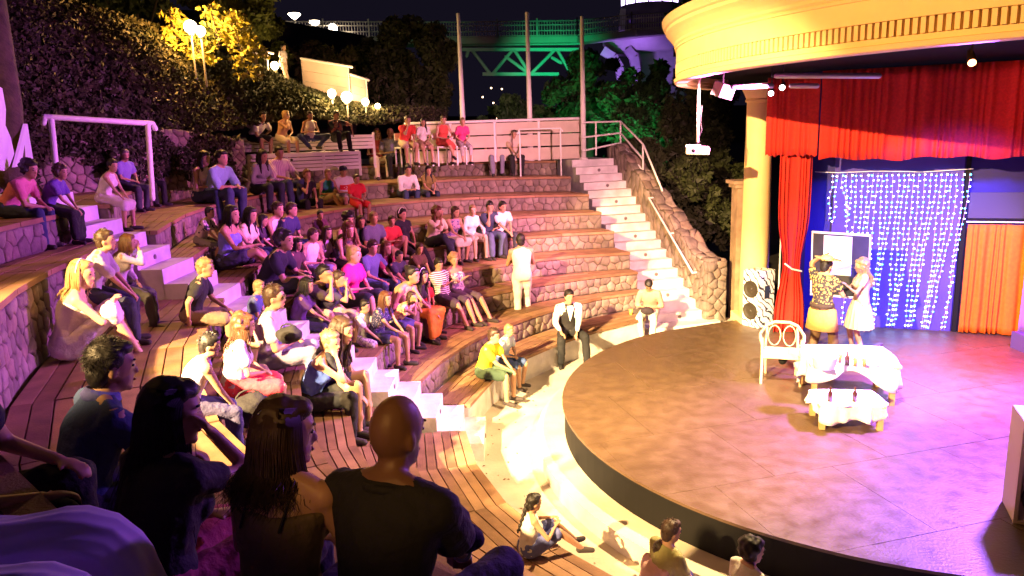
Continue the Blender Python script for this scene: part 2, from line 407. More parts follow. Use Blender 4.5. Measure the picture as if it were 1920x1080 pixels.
# handrails
def rail(name, label, paths, r=.022, m=whitemetal, cat='handrail', group=None, names=None):
    t = thing(name, label, cat, group)
    for i, p in enumerate(paths):
        MB().tube([Vector(q) for q in p], r).build((names[i] if names else ('top_rail' if i == 0 else 'post')), m, t, True)
    return t
zp = zt(9)
h0, h1 = rp(.9, .42), rp(8.6, .42)
h0.z = 1.0; h1.z = zs(9)+.75
m1 = rp(5, .5); m1.z = zs(5)+.66; m1b = m1+rv*.1
rail('handrail', 'white tube handrail fixed on the inner side of the rubble wall', [[h0+rv*.12, h0, h1, h1+rv*.1], [(h0+h1)/2, (h0+h1)/2+rv*.12]], names=['top_rail', 'bracket'])
# guard rail on top of the parapet
g0 = rp(16.8, -.35); g1 = rp(17.3, .75); g2 = rp(12.6, .78); g3 = rp(8.9, .8)
G0 = Vector((g0.x, g0.y, zp)); G1 = Vector((g1.x, g1.y, zp+.3)); G2 = Vector((g2.x, g2.y, ptop(12.6))); G3 = Vector((g3.x, g3.y, ptop(8.9)))
U = Vector((0, 0, 1))
rail('guard_rail', 'white three-bar railing bending down the top of the rubble wall', [
    [G0+U*.92, G1+U*.62, G2+U*.66, G3+U*.06], [G0+U*.55, G1+U*.33, G2+U*.3], [G0+U*.22, G1+U*.08, G2+U*.02],
    [G1, G1+U*.62], [G2-U*.1, G2+U*.66], [G0.lerp(G1, .35), G0.lerp(G1, .35)+U*.8]], r=.024, names=['top_rail', 'middle_rail', 'bottom_rail', 'post', 'post', 'post'])
# small rail at the end of the top row
q0, q1 = at(985, 325, zt(8)+.0), at(1078, 325, zt(8)+.0)
a, b = Vector((*q0.xy, zt(8))), Vector((*q1.xy, zt(8)))
a = Vector((*pol(Rk(8, 112)+.6, 113.2), zt(8))); b = Vector((*pol(Rk(8, 108)+.55, 108.6), zt(8)))
rail('handrail', 'short white handrail with two posts beside the top of the far stair', [[a+U*1.12-(b-a)*.05-U*.08, a+U*1.15, b+U*1.15, b+U*1.08+(b-a)*.05], [a, a+U*1.15], [b, b+U*1.15]], r=.02)
# hoop rail at the upper left
a, b = pt(104, 330, 9.6), pt(281, 332, 10.4)
ta, tb = pt(96, 224, 9.6), pt(277, 232, 10.4)
e0, e1 = pt(80, 222, 9.55), pt(290, 233, 10.45)
rail('handrail', 'broad white hoop handrail standing against the hedge bank', [[e0-U*.06, e0+Vector((.03, 0, .02)), e1-Vector((.03, 0, -.01)), e1-U*.06], [a-U*.3, ta], [b-U*.3, tb]], r=.038)

_l = random.Random(31); _lv = MB()
for _i in range(70):
    _a = _l.uniform(112, 235); _q = pol(_l.uniform(4.45, 5.1), _a); _s = _l.uniform(.012, .03); _r = _l.uniform(0, 6.28); c_, s_ = math.cos(_r)*_s, math.sin(_r)*_s
    _lv.add([(_q[0]-c_, _q[1]-s_, .004), (_q[0]-s_*.5, _q[1]+c_*.5, .010), (_q[0]+c_, _q[1]+s_, .005), (_q[0]+s_*.5, _q[1]-c_*.5, .009)], [(0, 1, 2, 3)])
_lv.build('fallen_leaves', mat('dry_leaf', (.10, .05, .02), .8), kind='stuff')
# ------------------------------------------------------------------ stage
SX, SY, SR, SZ = 4.556, 8.86, 3.936, .60
def spol(r, t): return (SX+r*math.cos(R_(t)), SY+r*math.sin(R_(t)))
stage_top = mat('stage_floor', (.098, .058, .030), .42, .22, 5, .2, 35, spec=.5)
nt = stage_top.node_tree; b_ = nt.nodes['Principled BSDF']
tc = nt.nodes.new('ShaderNodeTexCoord'); nn = nt.nodes.new('ShaderNodeTexNoise'); nn.inputs['Scale'].default_value = 5; nn.inputs['Detail'].default_value = 8
mr = nt.nodes.new('ShaderNodeMapRange'); mr.inputs[1].default_value = .3; mr.inputs[2].default_value = .7; mr.inputs[3].default_value = .32; mr.inputs[4].default_value = .58
nt.links.new(tc.outputs['Object'], nn.inputs['Vector']); nt.links.new(nn.outputs['Fac'], mr.inputs[0]); nt.links.new(mr.outputs[0], b_.inputs['Roughness'])
STG = thing('stage', 'round raised stage platform with dark brown glossy boards', 'stage', kind='structure')
outline = [spol(SR, t) for t in range(112, 268, 3)]+[(9, 4.2), (12, 6), (12, 10.5), (5.1, 13.33), (4.0, 12.88)]
MB().prism(outline, 0, SZ-.03).build('stage_skirt', blackpaint, STG)
# sheets with joints between them
rs = random.Random(3)
ud = Vector((.966, .26)); vd = Vector((-.26, .966))
inner = [spol(SR+.03, t) for t in range(112, 268, 3)]+[(9, 4.2), (12, 6), (12, 10.5), (5.1, 13.33), (4.0, 12.88)]
for i in range(-4, 8):
    for j in range(-4, 6):
        W, Hh = 1.32, 1.32
        c0_ = Vector((4.1, 8.6))+ud*(i*W+(W/2 if j % 2 else 0))+vd*(j*Hh)
        # clip the outline (convex enough for the disc part) by the four sides of the sheet
        poly = [tuple(c0_), tuple(c0_+ud*W), tuple(c0_+ud*W+vd*Hh), tuple(c0_+vd*Hh)]
        for q in range(len(inner)):
            a, b = Vector(inner[q]), Vector(inner[(q+1) % len(inner)])
            e = b-a; n_ = (-e.y, e.x) if False else (e.y, -e.x)
            cc = Vector((6, 9))-a
            if cc.x*n_[0]+cc.y*n_[1] > 0: n_ = (-n_[0], -n_[1])
            poly = clip(poly, tuple(a), n_)
            if len(poly) < 3: break
        if len(poly) < 3: continue
        cx_ = sum(p[0] for p in poly)/len(poly); cy_ = sum(p[1] for p in poly)/len(poly)
        poly = [(cx_+(p[0]-cx_)*.9965, cy_+(p[1]-cy_)*.9965) for p in poly]
        MB().prism(poly, SZ-.028, SZ+rs.uniform(-.0012, .0012)).build('floor_panel', stage_top, STG)
# curb round the stage
ring_in = [spol(SR+.002, t) for t in range(96, 266, 3)]; ring_out = [spol(SR+.36, t) for t in range(96, 266, 3)]
v = []; fc = []
for a, b in zip(ring_in, ring_out): v += [(a[0], a[1], .2), (b[0], b[1], .2), (b[0], b[1], -.1)]
for i in range(len(ring_in)-1): b = 3*i; fc += [(b, b+3, b+4, b+1), (b+1, b+4, b+5, b+2)]
ob('kerb', v, fc, concrete, kind='structure')

# backdrop
BD0 = Vector((4.55, 12.75, 0)); bd = Vector((.932, -.363, 0)); bn = Vector((-.363, -.932, 0))
blue = mat('backdrop_paint', (.020, .014, .16), .8, .25, 1.2, .1, 20)
BW = thing('backdrop_wall', None, None, kind='structure')
def bq(s, d, z): p = BD0+bd*s+bn*d; return Vector((p.x, p.y, z))
def slab(s0, s1, d0, d1, z0, z1): return MB().add([bq(s0, d0, z0), bq(s1, d0, z0), bq(s1, d1, z0), bq(s0, d1, z0), bq(s0, d0, z1), bq(s1, d0, z1), bq(s1, d1, z1), bq(s0, d1, z1)],
              [(0, 3, 2, 1), (4, 5, 6, 7), (0, 1, 5, 4), (1, 2, 6, 5), (2, 3, 7, 6), (3, 0, 4, 7)])
slab(.3, 6.5, -.15, 0, SZ, 4.9).build('wall', blue, BW)
slab(.9, 2.75, 0, .05, SZ, 3.45).build('panel', mat('panel_paint', (.075, .045, .32), .8, .2, 2), BW)
slab(2.86, 4.1, 0, .04, 2.45, 2.85).build('panel', mat('panel_grey', (.05, .045, .08), .8), BW)
slab(2.78, 2.84, 0, .06, SZ, 4).build('batten', blackpaint, BW)
slab(2.86, 4.1, .0, .05, 2.38, 2.43).build('batten', blackpaint, BW)
slab(.3, .5, -.1, .3, SZ, 4.4).build('side_flat', mat('flat_dark', (.02, .02, .035), .8), BW)
MB().tube([bq(.12, .72, SZ), bq(.12, .72, 4.2)], .012).build('pole', whitemetal, BW, True)

def curtain(name, label, p0, p1, z0, z1, m, folds, amp, pinch=None, hem=None, cat='curtain', parent=None, nz=14, seed=1):
    rn = random.Random(seed); p0, p1 = Vector(p0), Vector(p1); d = p1-p0; L = d.length; d.normalize(); n = Vector((d.y, -d.x, 0)); nu = folds*8
    ph = [rn.uniform(-.6, .6) for _ in range(folds+2)]; am = [rn.uniform(.45, 1.35) for _ in range(folds+2)]
    v = []; fc = []
    for j in range(nz+1):
        t = j/nz
        for i in range(nu+1):
            s = i/nu; sw_ = min(1, max(0, s+.35/folds*math.sin(s*folds*1.7+seed)+.6/folds*math.sin(s*folds*.61+2*seed))); kf = sw_*folds; ki = min(int(kf), folds); a = am[ki]*(1-(kf-ki))+am[ki+1]*(kf-ki)
            off = amp*a*math.sin(2*math.pi*kf+.35*math.sin(6*t+ki*1.7)+ph[ki]*(1-(kf-ki))+ph[ki+1]*(kf-ki)+.25*math.sin(3*t+ki))
            z = z0+(z1-z0)*t
            if hem and j == 0: z += hem*math.sin(s*17+1)*math.sin(s*41)
            wdt = 1
            if pinch: wdt = 1-pinch[1]*math.exp(-((t-pinch[0])/pinch[2])**2)
            q = p0+d*(L*(.5+(s-.5)*wdt))+n*off*(.6+.4*(1-t)); v.append((q.x, q.y, z))
    for j in range(nz):
        for i in range(nu): b = j*(nu+1)+i; fc.append((b, b+1, b+nu+2, b+nu+1))
    o = ob(name, v, fc, m, parent, True)
    o.modifiers.new('thick', 'SOLIDIFY').thickness = .006
    if label: o['label'] = label; o['category'] = cat
    return o
red = mat('red_velvet', (.55, .018, .006), .85, .25, 30, .3, 250); orange = mat('orange_cloth', (.85, .14, .003), .85, .2, 20)
curtain('stage_curtain', 'tall red side curtain tied back at mid height', bq(.06, .80, 0), bq(.55, .66, 0), SZ+.01, 3.6, red, 7, .04, pinch=(.38, .45, .16), seed=4)
tie = bq(.30, .78, 0); MB().tube([tie+Vector((-.13, -.07, 1.78)), tie+Vector((-.03, -.12, 1.70)), tie+Vector((.12, -.12, 1.66))], .014).build('curtain_tie', whitemetal, None, True, label='pale cord tied round the red side curtain', category='cord')
curtain('valance', 'wide red velvet valance hanging under the stage roof', bq(.62, .95, 0), bq(6.2, 1.0, 0), 3.43, 4.75, red, 46, .035, hem=.035, seed=8, nz=8)
curtain('valance', 'short red return of the valance folded next to the column', bq(-.10, .62, 0)+Vector((-.12, -.12, 0)), bq(.60, .95, 0), 3.5, 4.7, red, 8, .03, hem=.02, seed=9, nz=8)
curtain('door_curtain', 'orange pleated curtain closing the doorway in the blue backdrop', bq(2.86, .12, 0), bq(3.86, .12, 0), SZ+.02, 2.36, orange, 9, .04, seed=12)
curtain('wing_curtain', 'violet side curtain at the far right of the stage', Vector((7.52, 10.72, 0)), Vector((8.6, 9.4, 0)), SZ+.25, 3.5, mat('violet_cloth', (.25, .12, .5), .85), 9, .05, seed=14)
MB().box((7.45, 10.3, SZ), (8.7, 10.75, SZ+.25)).build('plinth', mat('dark_violet_paint', (.08, .05, .16), .6), label='low dark plinth under the violet side curtain', category='plinth')
rod = MB().tube([bq(2.84, .12, 2.4), bq(3.95, .12, 2.4)], .012).build('curtain_rod', whitemetal, None, True, label='thin rod carrying the orange doorway curtain', category='rod')

# curtain of string lights
LC = thing('light_curtain', 'curtain of hanging strings of small blue-white lights', 'string lights')
MB().tube([bq(.60, .1, 3.20), bq(.95, .1, 3.18), bq(1.5, .1, 3.2), bq(2.2, .1, 3.18), bq(2.86, .1, 3.22)], .007, 5).build('top_wire', whitemetal, LC)
wirem = mat('pale_wire', (.6, .35, .5), .5)
rl = random.Random(21)
bulb_m = [mat('bulb_blue', (.1, .2, 1), .4, emit=(.30, .40, 1), estr=16), mat('bulb_white', (.8, .9, 1), .4, emit=(.55, .70, 1), estr=17), mat('bulb_cyan', (.1, .6, 1), .4, emit=(.08, .62, 1), estr=13)]
NSTR = 27
for i in range(NSTR):
    s = .86+i*(1.95/(NSTR-1)); target = .86+round((i/(NSTR-1))*7)/7*1.75+rl.uniform(-.05, .05)
    zb = SZ+.03 if 4 < i else rl.uniform(1.9, 2.6)
    pts = []
    for j in range(24):
        t = j/23; z = 3.17-(3.17-zb)*t; ss = s+(target-s)*(max(0, t-.15)**1.3)*.95+.012*math.sin(9*t+i); pts.append(bq(ss, .1+.02*math.sin(5*t+i*2), z))
    st = MB()
    for a, b in zip(pts[:-1], pts[1:]): st.beam(a, b, .004, .004, (0, 1, 0))
    so = st.build('light_string', wirem, LC)
    nb = int((3.17-zb)/.082)
    for ci in range(3):
        mb = MB()
        for j in range(ci, nb, 3):
            t = (j+.5)/nb*23; a = pts[int(t)].lerp(pts[min(23, int(t)+1)], t-int(t))+Vector((rl.uniform(-.02, .02), 0, rl.uniform(-.012, .012)))
            mb.ell(a+bn*.012, (.016, .011, .010), n=6, k=4)
        mb.build('bulb', bulb_m[(ci+i) % 3], so, kind='stuff')
light('string_light_glow', 'AREA', bq(1.9, .35, 1.9), bq(1.9, 3, 1.2), 16, (.25, .4, 1), shape='RECTANGLE', size=1.8, size_y=2.4)

# notice board with a sheet of paper
ba, bb = pt(1522, 434, 11.2), pt(1633, 441, 11.0)
bc, bdn = pt(1519, 552, 11.2), pt(1628, 561, 11.0)
NB = thing('notice_board', 'black board in a white frame with a white sheet, standing behind the actors', 'board')
def lp(u, v_): return (ba*(1-u)+bb*u)*(1-v_)+(bc*(1-u)+bdn*u)*v_
nrm = (bb-ba).cross(bc-ba).normalized()
if nrm.dot(CAM-ba) < 0: nrm = -nrm
def bpanel(u0, u1, v0, v1, d0, d1): return MB().add([lp(u0, v0)+nrm*d0, lp(u1, v0)+nrm*d0, lp(u1, v1)+nrm*d0, lp(u0, v1)+nrm*d0, lp(u0, v0)+nrm*d1, lp(u1, v0)+nrm*d1, lp(u1, v1)+nrm*d1, lp(u0, v1)+nrm*d1],
    [(0, 3, 2, 1), (4, 5, 6, 7), (0, 1, 5, 4), (1, 2, 6, 5), (2, 3, 7, 6), (3, 0, 4, 7)])
bpanel(.02, .98, .02, .98, -.01, .005).build('board_panel', mat('chalkboard', (.03, .028, .03), .7, .4, 6), NB)
bpanel(.21, .69, .05, .66, .006, .01).build('paper_sheet', mat('paper', (.9, .88, .86), .7), NB)
for u0, u1, v0, v1 in ((0, 1, -.01, .025), (0, 1, .975, 1.01), (0, .025, .03, .97), (.975, 1, .03, .97)): bpanel(u0, u1, v0, v1, -.014, .014).build('frame', whitemetal, NB)
for u in (.1, .9):
    q = lp(u, 1); MB().beam(q-nrm*.02, Vector((q.x, q.y, SZ))-nrm*.25, .035, .035).build('leg', whitemetal, NB)
MB().beam(at(1652, 648, SZ+.04), at(1610, 662, SZ+.04), .06, .08).build('foot', mat('violet_wood', (.1, .08, .16), .5), NB)

# column and pedestal
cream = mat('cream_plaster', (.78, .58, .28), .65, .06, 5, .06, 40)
CO = thing('column', 'smooth cream round column carrying the stage roof', 'column', loc=(0, 0, 0))
cp = at(1416, 602, SZ); cp = Vector((cp.x, cp.y+.15, 0))
MB().lathe((cp.x, cp.y, 0), [(.245, SZ+.1), (.235, 2.2), (.212, 4.34), (.212, 4.37)], 32).build('shaft', cream, CO, True)
MB().lathe((cp.x, cp.y, 0), [(.215, 4.36), (.24, 4.37), (.24, 4.40), (.225, 4.42), (.27, 4.52), (.29, 4.56), (.29, 4.66)], 32).build('capital', cream, CO)
MB().box((cp.x-.3, cp.y-.3, SZ-.05), (cp.x+.3, cp.y+.3, SZ+.1)).build('base', cream, CO)
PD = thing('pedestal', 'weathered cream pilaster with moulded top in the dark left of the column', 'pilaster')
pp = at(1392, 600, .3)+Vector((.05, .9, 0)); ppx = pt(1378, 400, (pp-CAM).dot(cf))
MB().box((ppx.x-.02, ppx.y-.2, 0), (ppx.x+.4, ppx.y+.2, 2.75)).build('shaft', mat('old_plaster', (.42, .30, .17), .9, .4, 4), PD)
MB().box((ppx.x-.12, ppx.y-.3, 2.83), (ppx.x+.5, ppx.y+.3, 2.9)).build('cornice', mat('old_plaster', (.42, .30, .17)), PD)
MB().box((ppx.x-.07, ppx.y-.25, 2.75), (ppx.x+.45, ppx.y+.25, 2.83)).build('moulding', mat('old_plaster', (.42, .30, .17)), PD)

# roof
ZB = 4.62
A, B_, Mm = at(1284, 165, ZB), at(1918, 71, ZB), at(1610, 101, ZB)
def circ(a, b, c):
    d = 2*(a.x*(b.y-c.y)+b.x*(c.y-a.y)+c.x*(a.y-b.y)); s = lambda p: p.x**2+p.y**2
    return Vector(((s(a)*(b.y-c.y)+s(b)*(c.y-a.y)+s(c)*(a.y-b.y))/d, (s(a)*(c.x-b.x)+s(b)*(a.x-c.x)+s(c)*(b.x-a.x))/d))
rc = circ(A, Mm, B_); RR = (Vector((A.x, A.y))-rc).length
print('ROOF', rc, RR, A, B_)
def rpol(r, t): return Vector((rc.x+r*math.cos(t), rc.y+r*math.sin(t), 0))
tA = math.atan2(A.y-rc.y, A.x-rc.x) % (2*math.pi); tB = math.atan2(B_.y-rc.y, B_.x-rc.x) % (2*math.pi)
t_a, t_b = min(tA, tB)-.35, max(tA, tB)+.4
RF = thing('stage_roof', 'curved cream roof fascia with a band of dentils over the stage', 'roof')
prof = [(-.16, 0), (0, 0), (.02, .01), (.03, .055), (0, .065), (0, .115), (-.06, .12), (-.06, .26), (0, .265), (0, .47), (.015, .475), (.02, .50), (.01, .505), (.03, .53), (.035, .56), (.06, .60), (.11, .66), (.15, .70), (.155, .74), (.18, .76), (.205, .82), (.21, .86), (-.3, .90)]
NT = 90; v = []; fc = []
for i in range(NT+1):
    t = t_a+(t_b-t_a)*i/NT
    for r, z in prof: q = rpol(RR+r, t); v.append((q.x, q.y, ZB+z))
m_ = len(prof)
for i in range(NT):
    for j in range(m_-1): b = i*m_+j; fc.append((b, b+1, b+m_+1, b+m_))
ob('fascia', v, fc, cream, RF)
nd = int(RR*(t_b-t_a)/.068)
dm = None
for i in range(nd):
    t = t_a+(t_b-t_a)*(i+.5)/nd; hw = .021/RR
    p = [rpol(RR-.065, t-hw), rpol(RR-.065, t+hw), rpol(RR+.006, t+hw), rpol(RR+.006, t-hw)]
    MB().prism([(q.x, q.y) for q in p], ZB+.122, ZB+.258).build('dentil', cream, RF) if i < 300 else None
sof = [rpol(RR-.15, t_a+(t_b-t_a)*i/40) for i in range(41)]
MB().prism([(q.x, q.y) for q in sof]+[(14, 14), (3.3, 15.2)][::1], ZB+.18, ZB+.5).build('ceiling', mat('black_ceiling', (.004, .004, .005), .9, spec=.1), RF)
MB().prism([(q.x, q.y) for q in sof]+[(14, 14), (3.3, 15.2)][::1], ZB+.72, ZB+.9).build('roof_slab', mat('black_ceiling', (.012, .011, .014)), RF)
# things under the roof
def bar(a, b, label): MB().tube([a, b], .035).build('lighting_bar', mat('grey_metal', (.35, .32, .4), .35, metal=.4), None, True, label=label, category='pipe')
bar(pt(1373, 163, 10.6), pt(1447, 161, 10.6), 'short pipe under the roof just above the column')
bar(pt(1456, 142, 9.8), pt(1648, 142, 9.2), 'long violet-lit lighting pipe under the stage roof')
bar(pt(1484, 161, 10.3), pt(1532, 161, 10.1), 'short violet-lit pipe right of the column top')
def par(px, py, d, tgt, col, label, on=True, r=.045):
    c = pt(px, py, d); tv = (Vector(tgt)-c).normalized(); t = thing('stage_lamp', label, 'stage lamp', 'stage lamps under the roof')
    MB().cap(c-tv*.2, c, r*.7, r, 14, 2).build('housing', blackpaint, t, True)
    MB().cap(c+tv*r*.9, c+tv*(r*.9+.006), r*.85, r*.85, 14, 1).build('lens', mat('lens_'+label[:6], (1, 1, 1), emit=col, estr=12 if on else 0), t, True)
    MB().beam(c-tv*.1, Vector((c.x, c.y, ZB+.3)), .02, .02).build('bracket', blackpaint, t)
par(1446, 174, 10.9, CAM+Vector((0, 2, -2)), (1, .8, .9), 'lit white stage lamp directly above the column capital')
par(1467, 163, 10.4, CAM+Vector((0, 2, -2)), (1, .85, .8), 'small lit stage lamp on the pipe right of the column')
par(1822, 114, 7.6, CAM+Vector((3, 4, -2)), (1, .35, .12), 'orange glowing stage lamp high at the right')
HB = thing('hanging_speaker', 'small dark speaker hung under the left edge of the roof', 'speaker')
hb = pt(1356, 170, 10.9); o = MB().box((-.13, -.1, -.1), (.13, .1, .1)).build('cabinet', mat('dark_grey', (.06, .055, .05), .5), HB); o.location = hb; o.rotation_euler = (.3, .2, .5); bev(o)
MB().beam(hb, hb+U*.4, .02, .02).build('bracket', blackpaint, HB)
# projector
PJ = thing('projector', 'white projector hanging on a long pole from the roof edge', 'projector')
pj = pt(1308, 282, 11.2); ptop_ = pt(1311, 160, 11.2)
MB().tube([ptop_+U*.25, pj+U*.13], .022).build('pole', mat('worn_metal', (.45, .38, .32), .45, metal=.6), PJ, True)
MB().tube([ptop_+Vector((.05, 0, -.3)), ptop_+Vector((.03, 0, -.55)), pj+Vector((.06, 0, .3)), pj+Vector((-.02, 0, .1))], .008, 6).build('cable', blackpaint, PJ, True)
o = MB().box((-.17, -.13, -.055), (.17, .13, .055)).build('body', mat('projector_white', (.8, .78, .75), .4), PJ); o.location = pj; o.rotation_euler = (.05, .05, -.2); bev(o, .015, 3)
o2 = MB().box((-.2, -.1, .0), (.02, -.06, .03)).build('bracket', mat('projector_white', (.8, .78, .75)), PJ); o2.location = pj+U*.06
MB().cap(pj+Vector((-.1, -.14, 0)), pj+Vector((-.1, -.15, 0)), .03, .03, 12, 1).build('lens', blackpaint, PJ, True)

# speakers
zebra = stripes('zebra_paint', (.85, .85, .88), (.02, .02, .03), 4.6, 'DIAGONAL', .5, 9, .84)
def speaker(p, yaw, w_, d_, h_, m, label, ys, r, front='-y', mw=None):
    t = thing('loudspeaker', label, 'loudspeaker', loc=p); t.rotation_euler = (0, 0, yaw)
    bev(MB().box((-w_/2, -d_/2, 0), (w_/2, d_/2, h_)).build('cabinet', m, t), .012)
    for z in ys:
        c = MB().lathe((0, 0, 0), [(r*1.12, 0), (r*1.12, .012), (r, .016), (r*.95, .004), (r*.4, -.02), (r*.35, .004), (r*.05, .012)], 24).build('woofer', mat('woofer_black', (.03, .025, .02), .45), t)
        c.rotation_euler = (R_(90), 0, 0); c.location = (0, -d_/2-.003, z)
    return t
sp = at(1424, 612, SZ)
t = thing('loudspeaker', 'tall white loudspeaker painted with black zebra marks beside the column', 'loudspeaker', loc=(sp.x, sp.y+.1, SZ)); t.rotation_euler = (0, 0, R_(-58))
bev(MB().box((-.17, -.2, 0), (.17, .2, .98)).build('cabinet', zebra, t), .012)
for z in (.28, .66):
    c = MB().lathe((0, 0, 0), [(.15, 0), (.15, .012), (.13, .014), (.05, -.01), (.005, .01)], 20).build('woofer', mat('woofer_dark', (.03, .024, .016), .5), t); c.rotation_euler = (R_(90), 0, 0); c.location = (0, -.203, z)
MB().box((.168, -.06, .5), (.176, .06, .72)).build('handle_plate', mat('handle_black', (.02, .02, .02), .4), t)
sr = at(1905, 985, SZ)
t = thing('loudspeaker', 'cream loudspeaker with two black woofers at the right edge of the picture', 'loudspeaker', loc=(sr.x+.22, sr.y+.03, SZ)); t.rotation_euler = (0, 0, R_(-22))
sw = .42
bev(MB().box((-sw/2, -.05, 0), (sw/2, .34, .92)).build('cabinet', mat('cream_paint', (.72, .6, .38), .5), t), .01)
for a, b in (((-sw/2, -.08, 0), (sw/2, -.05, .03)), ((-sw/2, -.08, .89), (sw/2, -.05, .92)), ((-sw/2, -.08, .031), (-sw/2+.03, -.05, .889)), ((sw/2-.03, -.08, .031), (sw/2, -.05, .889))):
    MB().box(a, b).build('frame', mat('cream_paint', (.72, .6, .38)), t)
for z in (.24, .6):
    c = MB().lathe((0, 0, 0), [(.165, 0), (.165, .015), (.15, .02), (.13, .0), (.05, -.015), (.045, .01), (.005, .015)], 28).build('woofer', mat('woofer_black', (.03, .025, .02), .45), t); c.rotation_euler = (R_(90), 0, 0); c.location = (0, -.053, z)

# rattan chair
rat = mat('rattan', (.72, .55, .32), .5, .2, 40, .3, 60)
cpos = at(1468, 716, SZ); RCH = thing('rattan_chair', 'cane armchair with looped arms standing left of the tables', 'chair', loc=(cpos.x, cpos.y+.1, SZ)); RCH.rotation_euler = (0, 0, R_(-20)); RCH.scale = (.82, .85, .9)
W2 = .3
for sx_ in (-1, 1):
    MB().tube([Vector((sx_*W2, -.28, 0)), Vector((sx_*W2*.98, -.27, .42)), Vector((sx_*W2, -.24, .60))], .022).build('leg', rat, RCH, True)
    MB().tube([Vector((sx_*W2*.8, .28, 0)), Vector((sx_*W2*.85, .27, .42)), Vector((sx_*W2*.8, .32, .72))], .022).build('leg', rat, RCH, True)
    arc = [Vector((sx_*W2, -.24+.0, .60)), Vector((sx_*(W2+.03), -.15, .66)), Vector((sx_*(W2+.04), .05, .68)), Vector((sx_*W2, .25, .70)), Vector((sx_*W2*.8, .33, .76))]
    MB().tube(arc, .024).build('arm', rat, RCH, True)
    lp_ = [Vector((sx_*W2, -.02+.15*math.cos(a), .50+.13*math.sin(a))) for a in np.linspace(0, 2*math.pi, 14)]
    MB().tube(lp_, .015, 6).build('arm_loop', rat, RCH, True)
MB().tube([Vector((W2*.8, .33, .76)), Vector((.12, .38, .80)), Vector((-.12, .38, .80)), Vector((-W2*.8, .33, .76))], .024).build('top_rail', rat, RCH, True)
for x_ in (-.12, .12): MB().tube([Vector((x_+.10*math.cos(a), .33+.03*math.sin(a), .60+.15*math.sin(a))) for a in np.linspace(0, 2*math.pi, 14)], .010, 5).build('back_loop', rat, RCH, True)
MB().prism([(-W2, -.28), (W2, -.28), (W2*.85, .27), (-W2*.85, .27)], .40, .435).build('seat', rat, RCH)
MB().cap((0, 0, .47), (.05, .03, .48), .09, .07, 12).build('ashtray', blackpaint, None, True, label='small dark bowl lying on the cane chair seat', category='bowl').matrix_world = Matrix.Translation((cpos.x, cpos.y+.05, SZ)) @ Matrix.Scale(.6, 4)

# tables with cloths
cloth_w = mat('white_cloth', (.82, .80, .78), .8, .05, 8)
def table(label, cl_label, c, rx, ry, yaw, h, drop, legs, seed):
    t = thing('side_table', label, 'table', 'small wooden tables under cloths', loc=(c.x, c.y, SZ)); t.rotation_euler = (0, 0, yaw)
    bev(MB().box((-rx, -ry, h-.04), (rx, ry, h)).build('tabletop', rat, t), .008)
    for a, b in legs: MB().box((a*rx*.86-.03, b*ry*.84-.03, 0), (a*rx*.86+.03, b*ry*.84+.03, h-.042)).build('leg', mat('pale_wood', (.55, .38, .16), .5, .2, 10), t)
    rn = random.Random(seed); v = []; fc = []; n = 110; rr = [(0, .0)]+[(i/6, 0) for i in range(1, 7)]
    prof_ = [(.25, 0), (.5, 0), (.75, 0), (.95, 0), (1.0, -.003), (1.012, -.02), (1.02, -.09), (1.03, -.16), (1.045, -.24), (1.06, -.30)]
    for q, (s, dz) in enumerate(prof_):
        for j in range(n):
            a = 2*math.pi*j/n; ca, sa = math.cos(a), math.sin(a)
            e = 1/max(abs(ca), abs(sa))
            e = e*.75+.25*1.1 if True else e
            fold = math.sin(a*13+seed)*.6+math.sin(a*7+2*seed)*.5+math.sin(a*23+seed)*.25; k_ = max(0, -dz)/.3
            dd = drop*(.75+.35*math.sin(2*a+seed)+.2*math.sin(5*a))
            x = ca*e*(rx+.01)*s+ca*.045*fold*k_; y = sa*e*(ry+.01)*s+sa*.045*fold*k_
            v.append((x, y, h+.008+dz/.3*dd+(.003*math.sin(7*a+s*9) if s < 1 else 0)))
    v.append((0, 0, h+.008))
    for q in range(len(prof_)-1):
        for j in range(n): fc.append((q*n+j, (q+1)*n+j, (q+1)*n+(j+1) % n, q*n+(j+1) % n))
    for j in range(n): fc.append((len(v)-1, j, (j+1) % n))
    o = ob('tablecloth', v, fc, cloth_w, None, True, label=cl_label, category='tablecloth'); o.location = (c.x, c.y, SZ); o.rotation_euler = (0, 0, yaw)
    o.modifiers.new('thick', 'SOLIDIFY').thickness = .002
    return t
tc1 = at(1580, 742, SZ); tc2 = at(1590, 800, SZ)
table('larger table under a draped white cloth behind the low one', 'wide white cloth hanging in folds from the larger table', Vector((tc1.x+.06, tc1.y+.06, 0)), .52, .42, R_(-12), .52, .34, [(-1, -1), (1, -1), (-1, 1), (1, 1)], 2)
table('lower table under a white cloth nearest the stage front', 'small ragged white cloth over the lower front table', Vector((tc2.x+.02, tc2.y+.13, 0)), .36, .25, R_(-8), .30, .2, [(-1, -1), (1, -1), (-1, 1), (1, 1)], 5)
def glassware(kind, label, p, r, h, m):
    prf = {'bottle': [(r, 0), (r, h*.55), (r*.45, h*.72), (r*.35, h), (r*.3, h)], 'glass': [(r*.8, 0), (r, h), (r*.9, h)], 'plate': [(r*.6, 0), (r, h), (r*.95, h)]}[kind]
    o = MB().lathe((0, 0, 0), prf, 16).build(kind, m, None, True, label=label, category=kind); o.location = p; return o
amber = mat('amber_drink', (.5, .25, .04), .2, spec=.6); brownglass = mat('brown_glass', (.06, .02, .01), .15, spec=.7)
g1, g2 = SZ+.52+.012, SZ+.30+.012
a_ = at(1588, 685, g1)
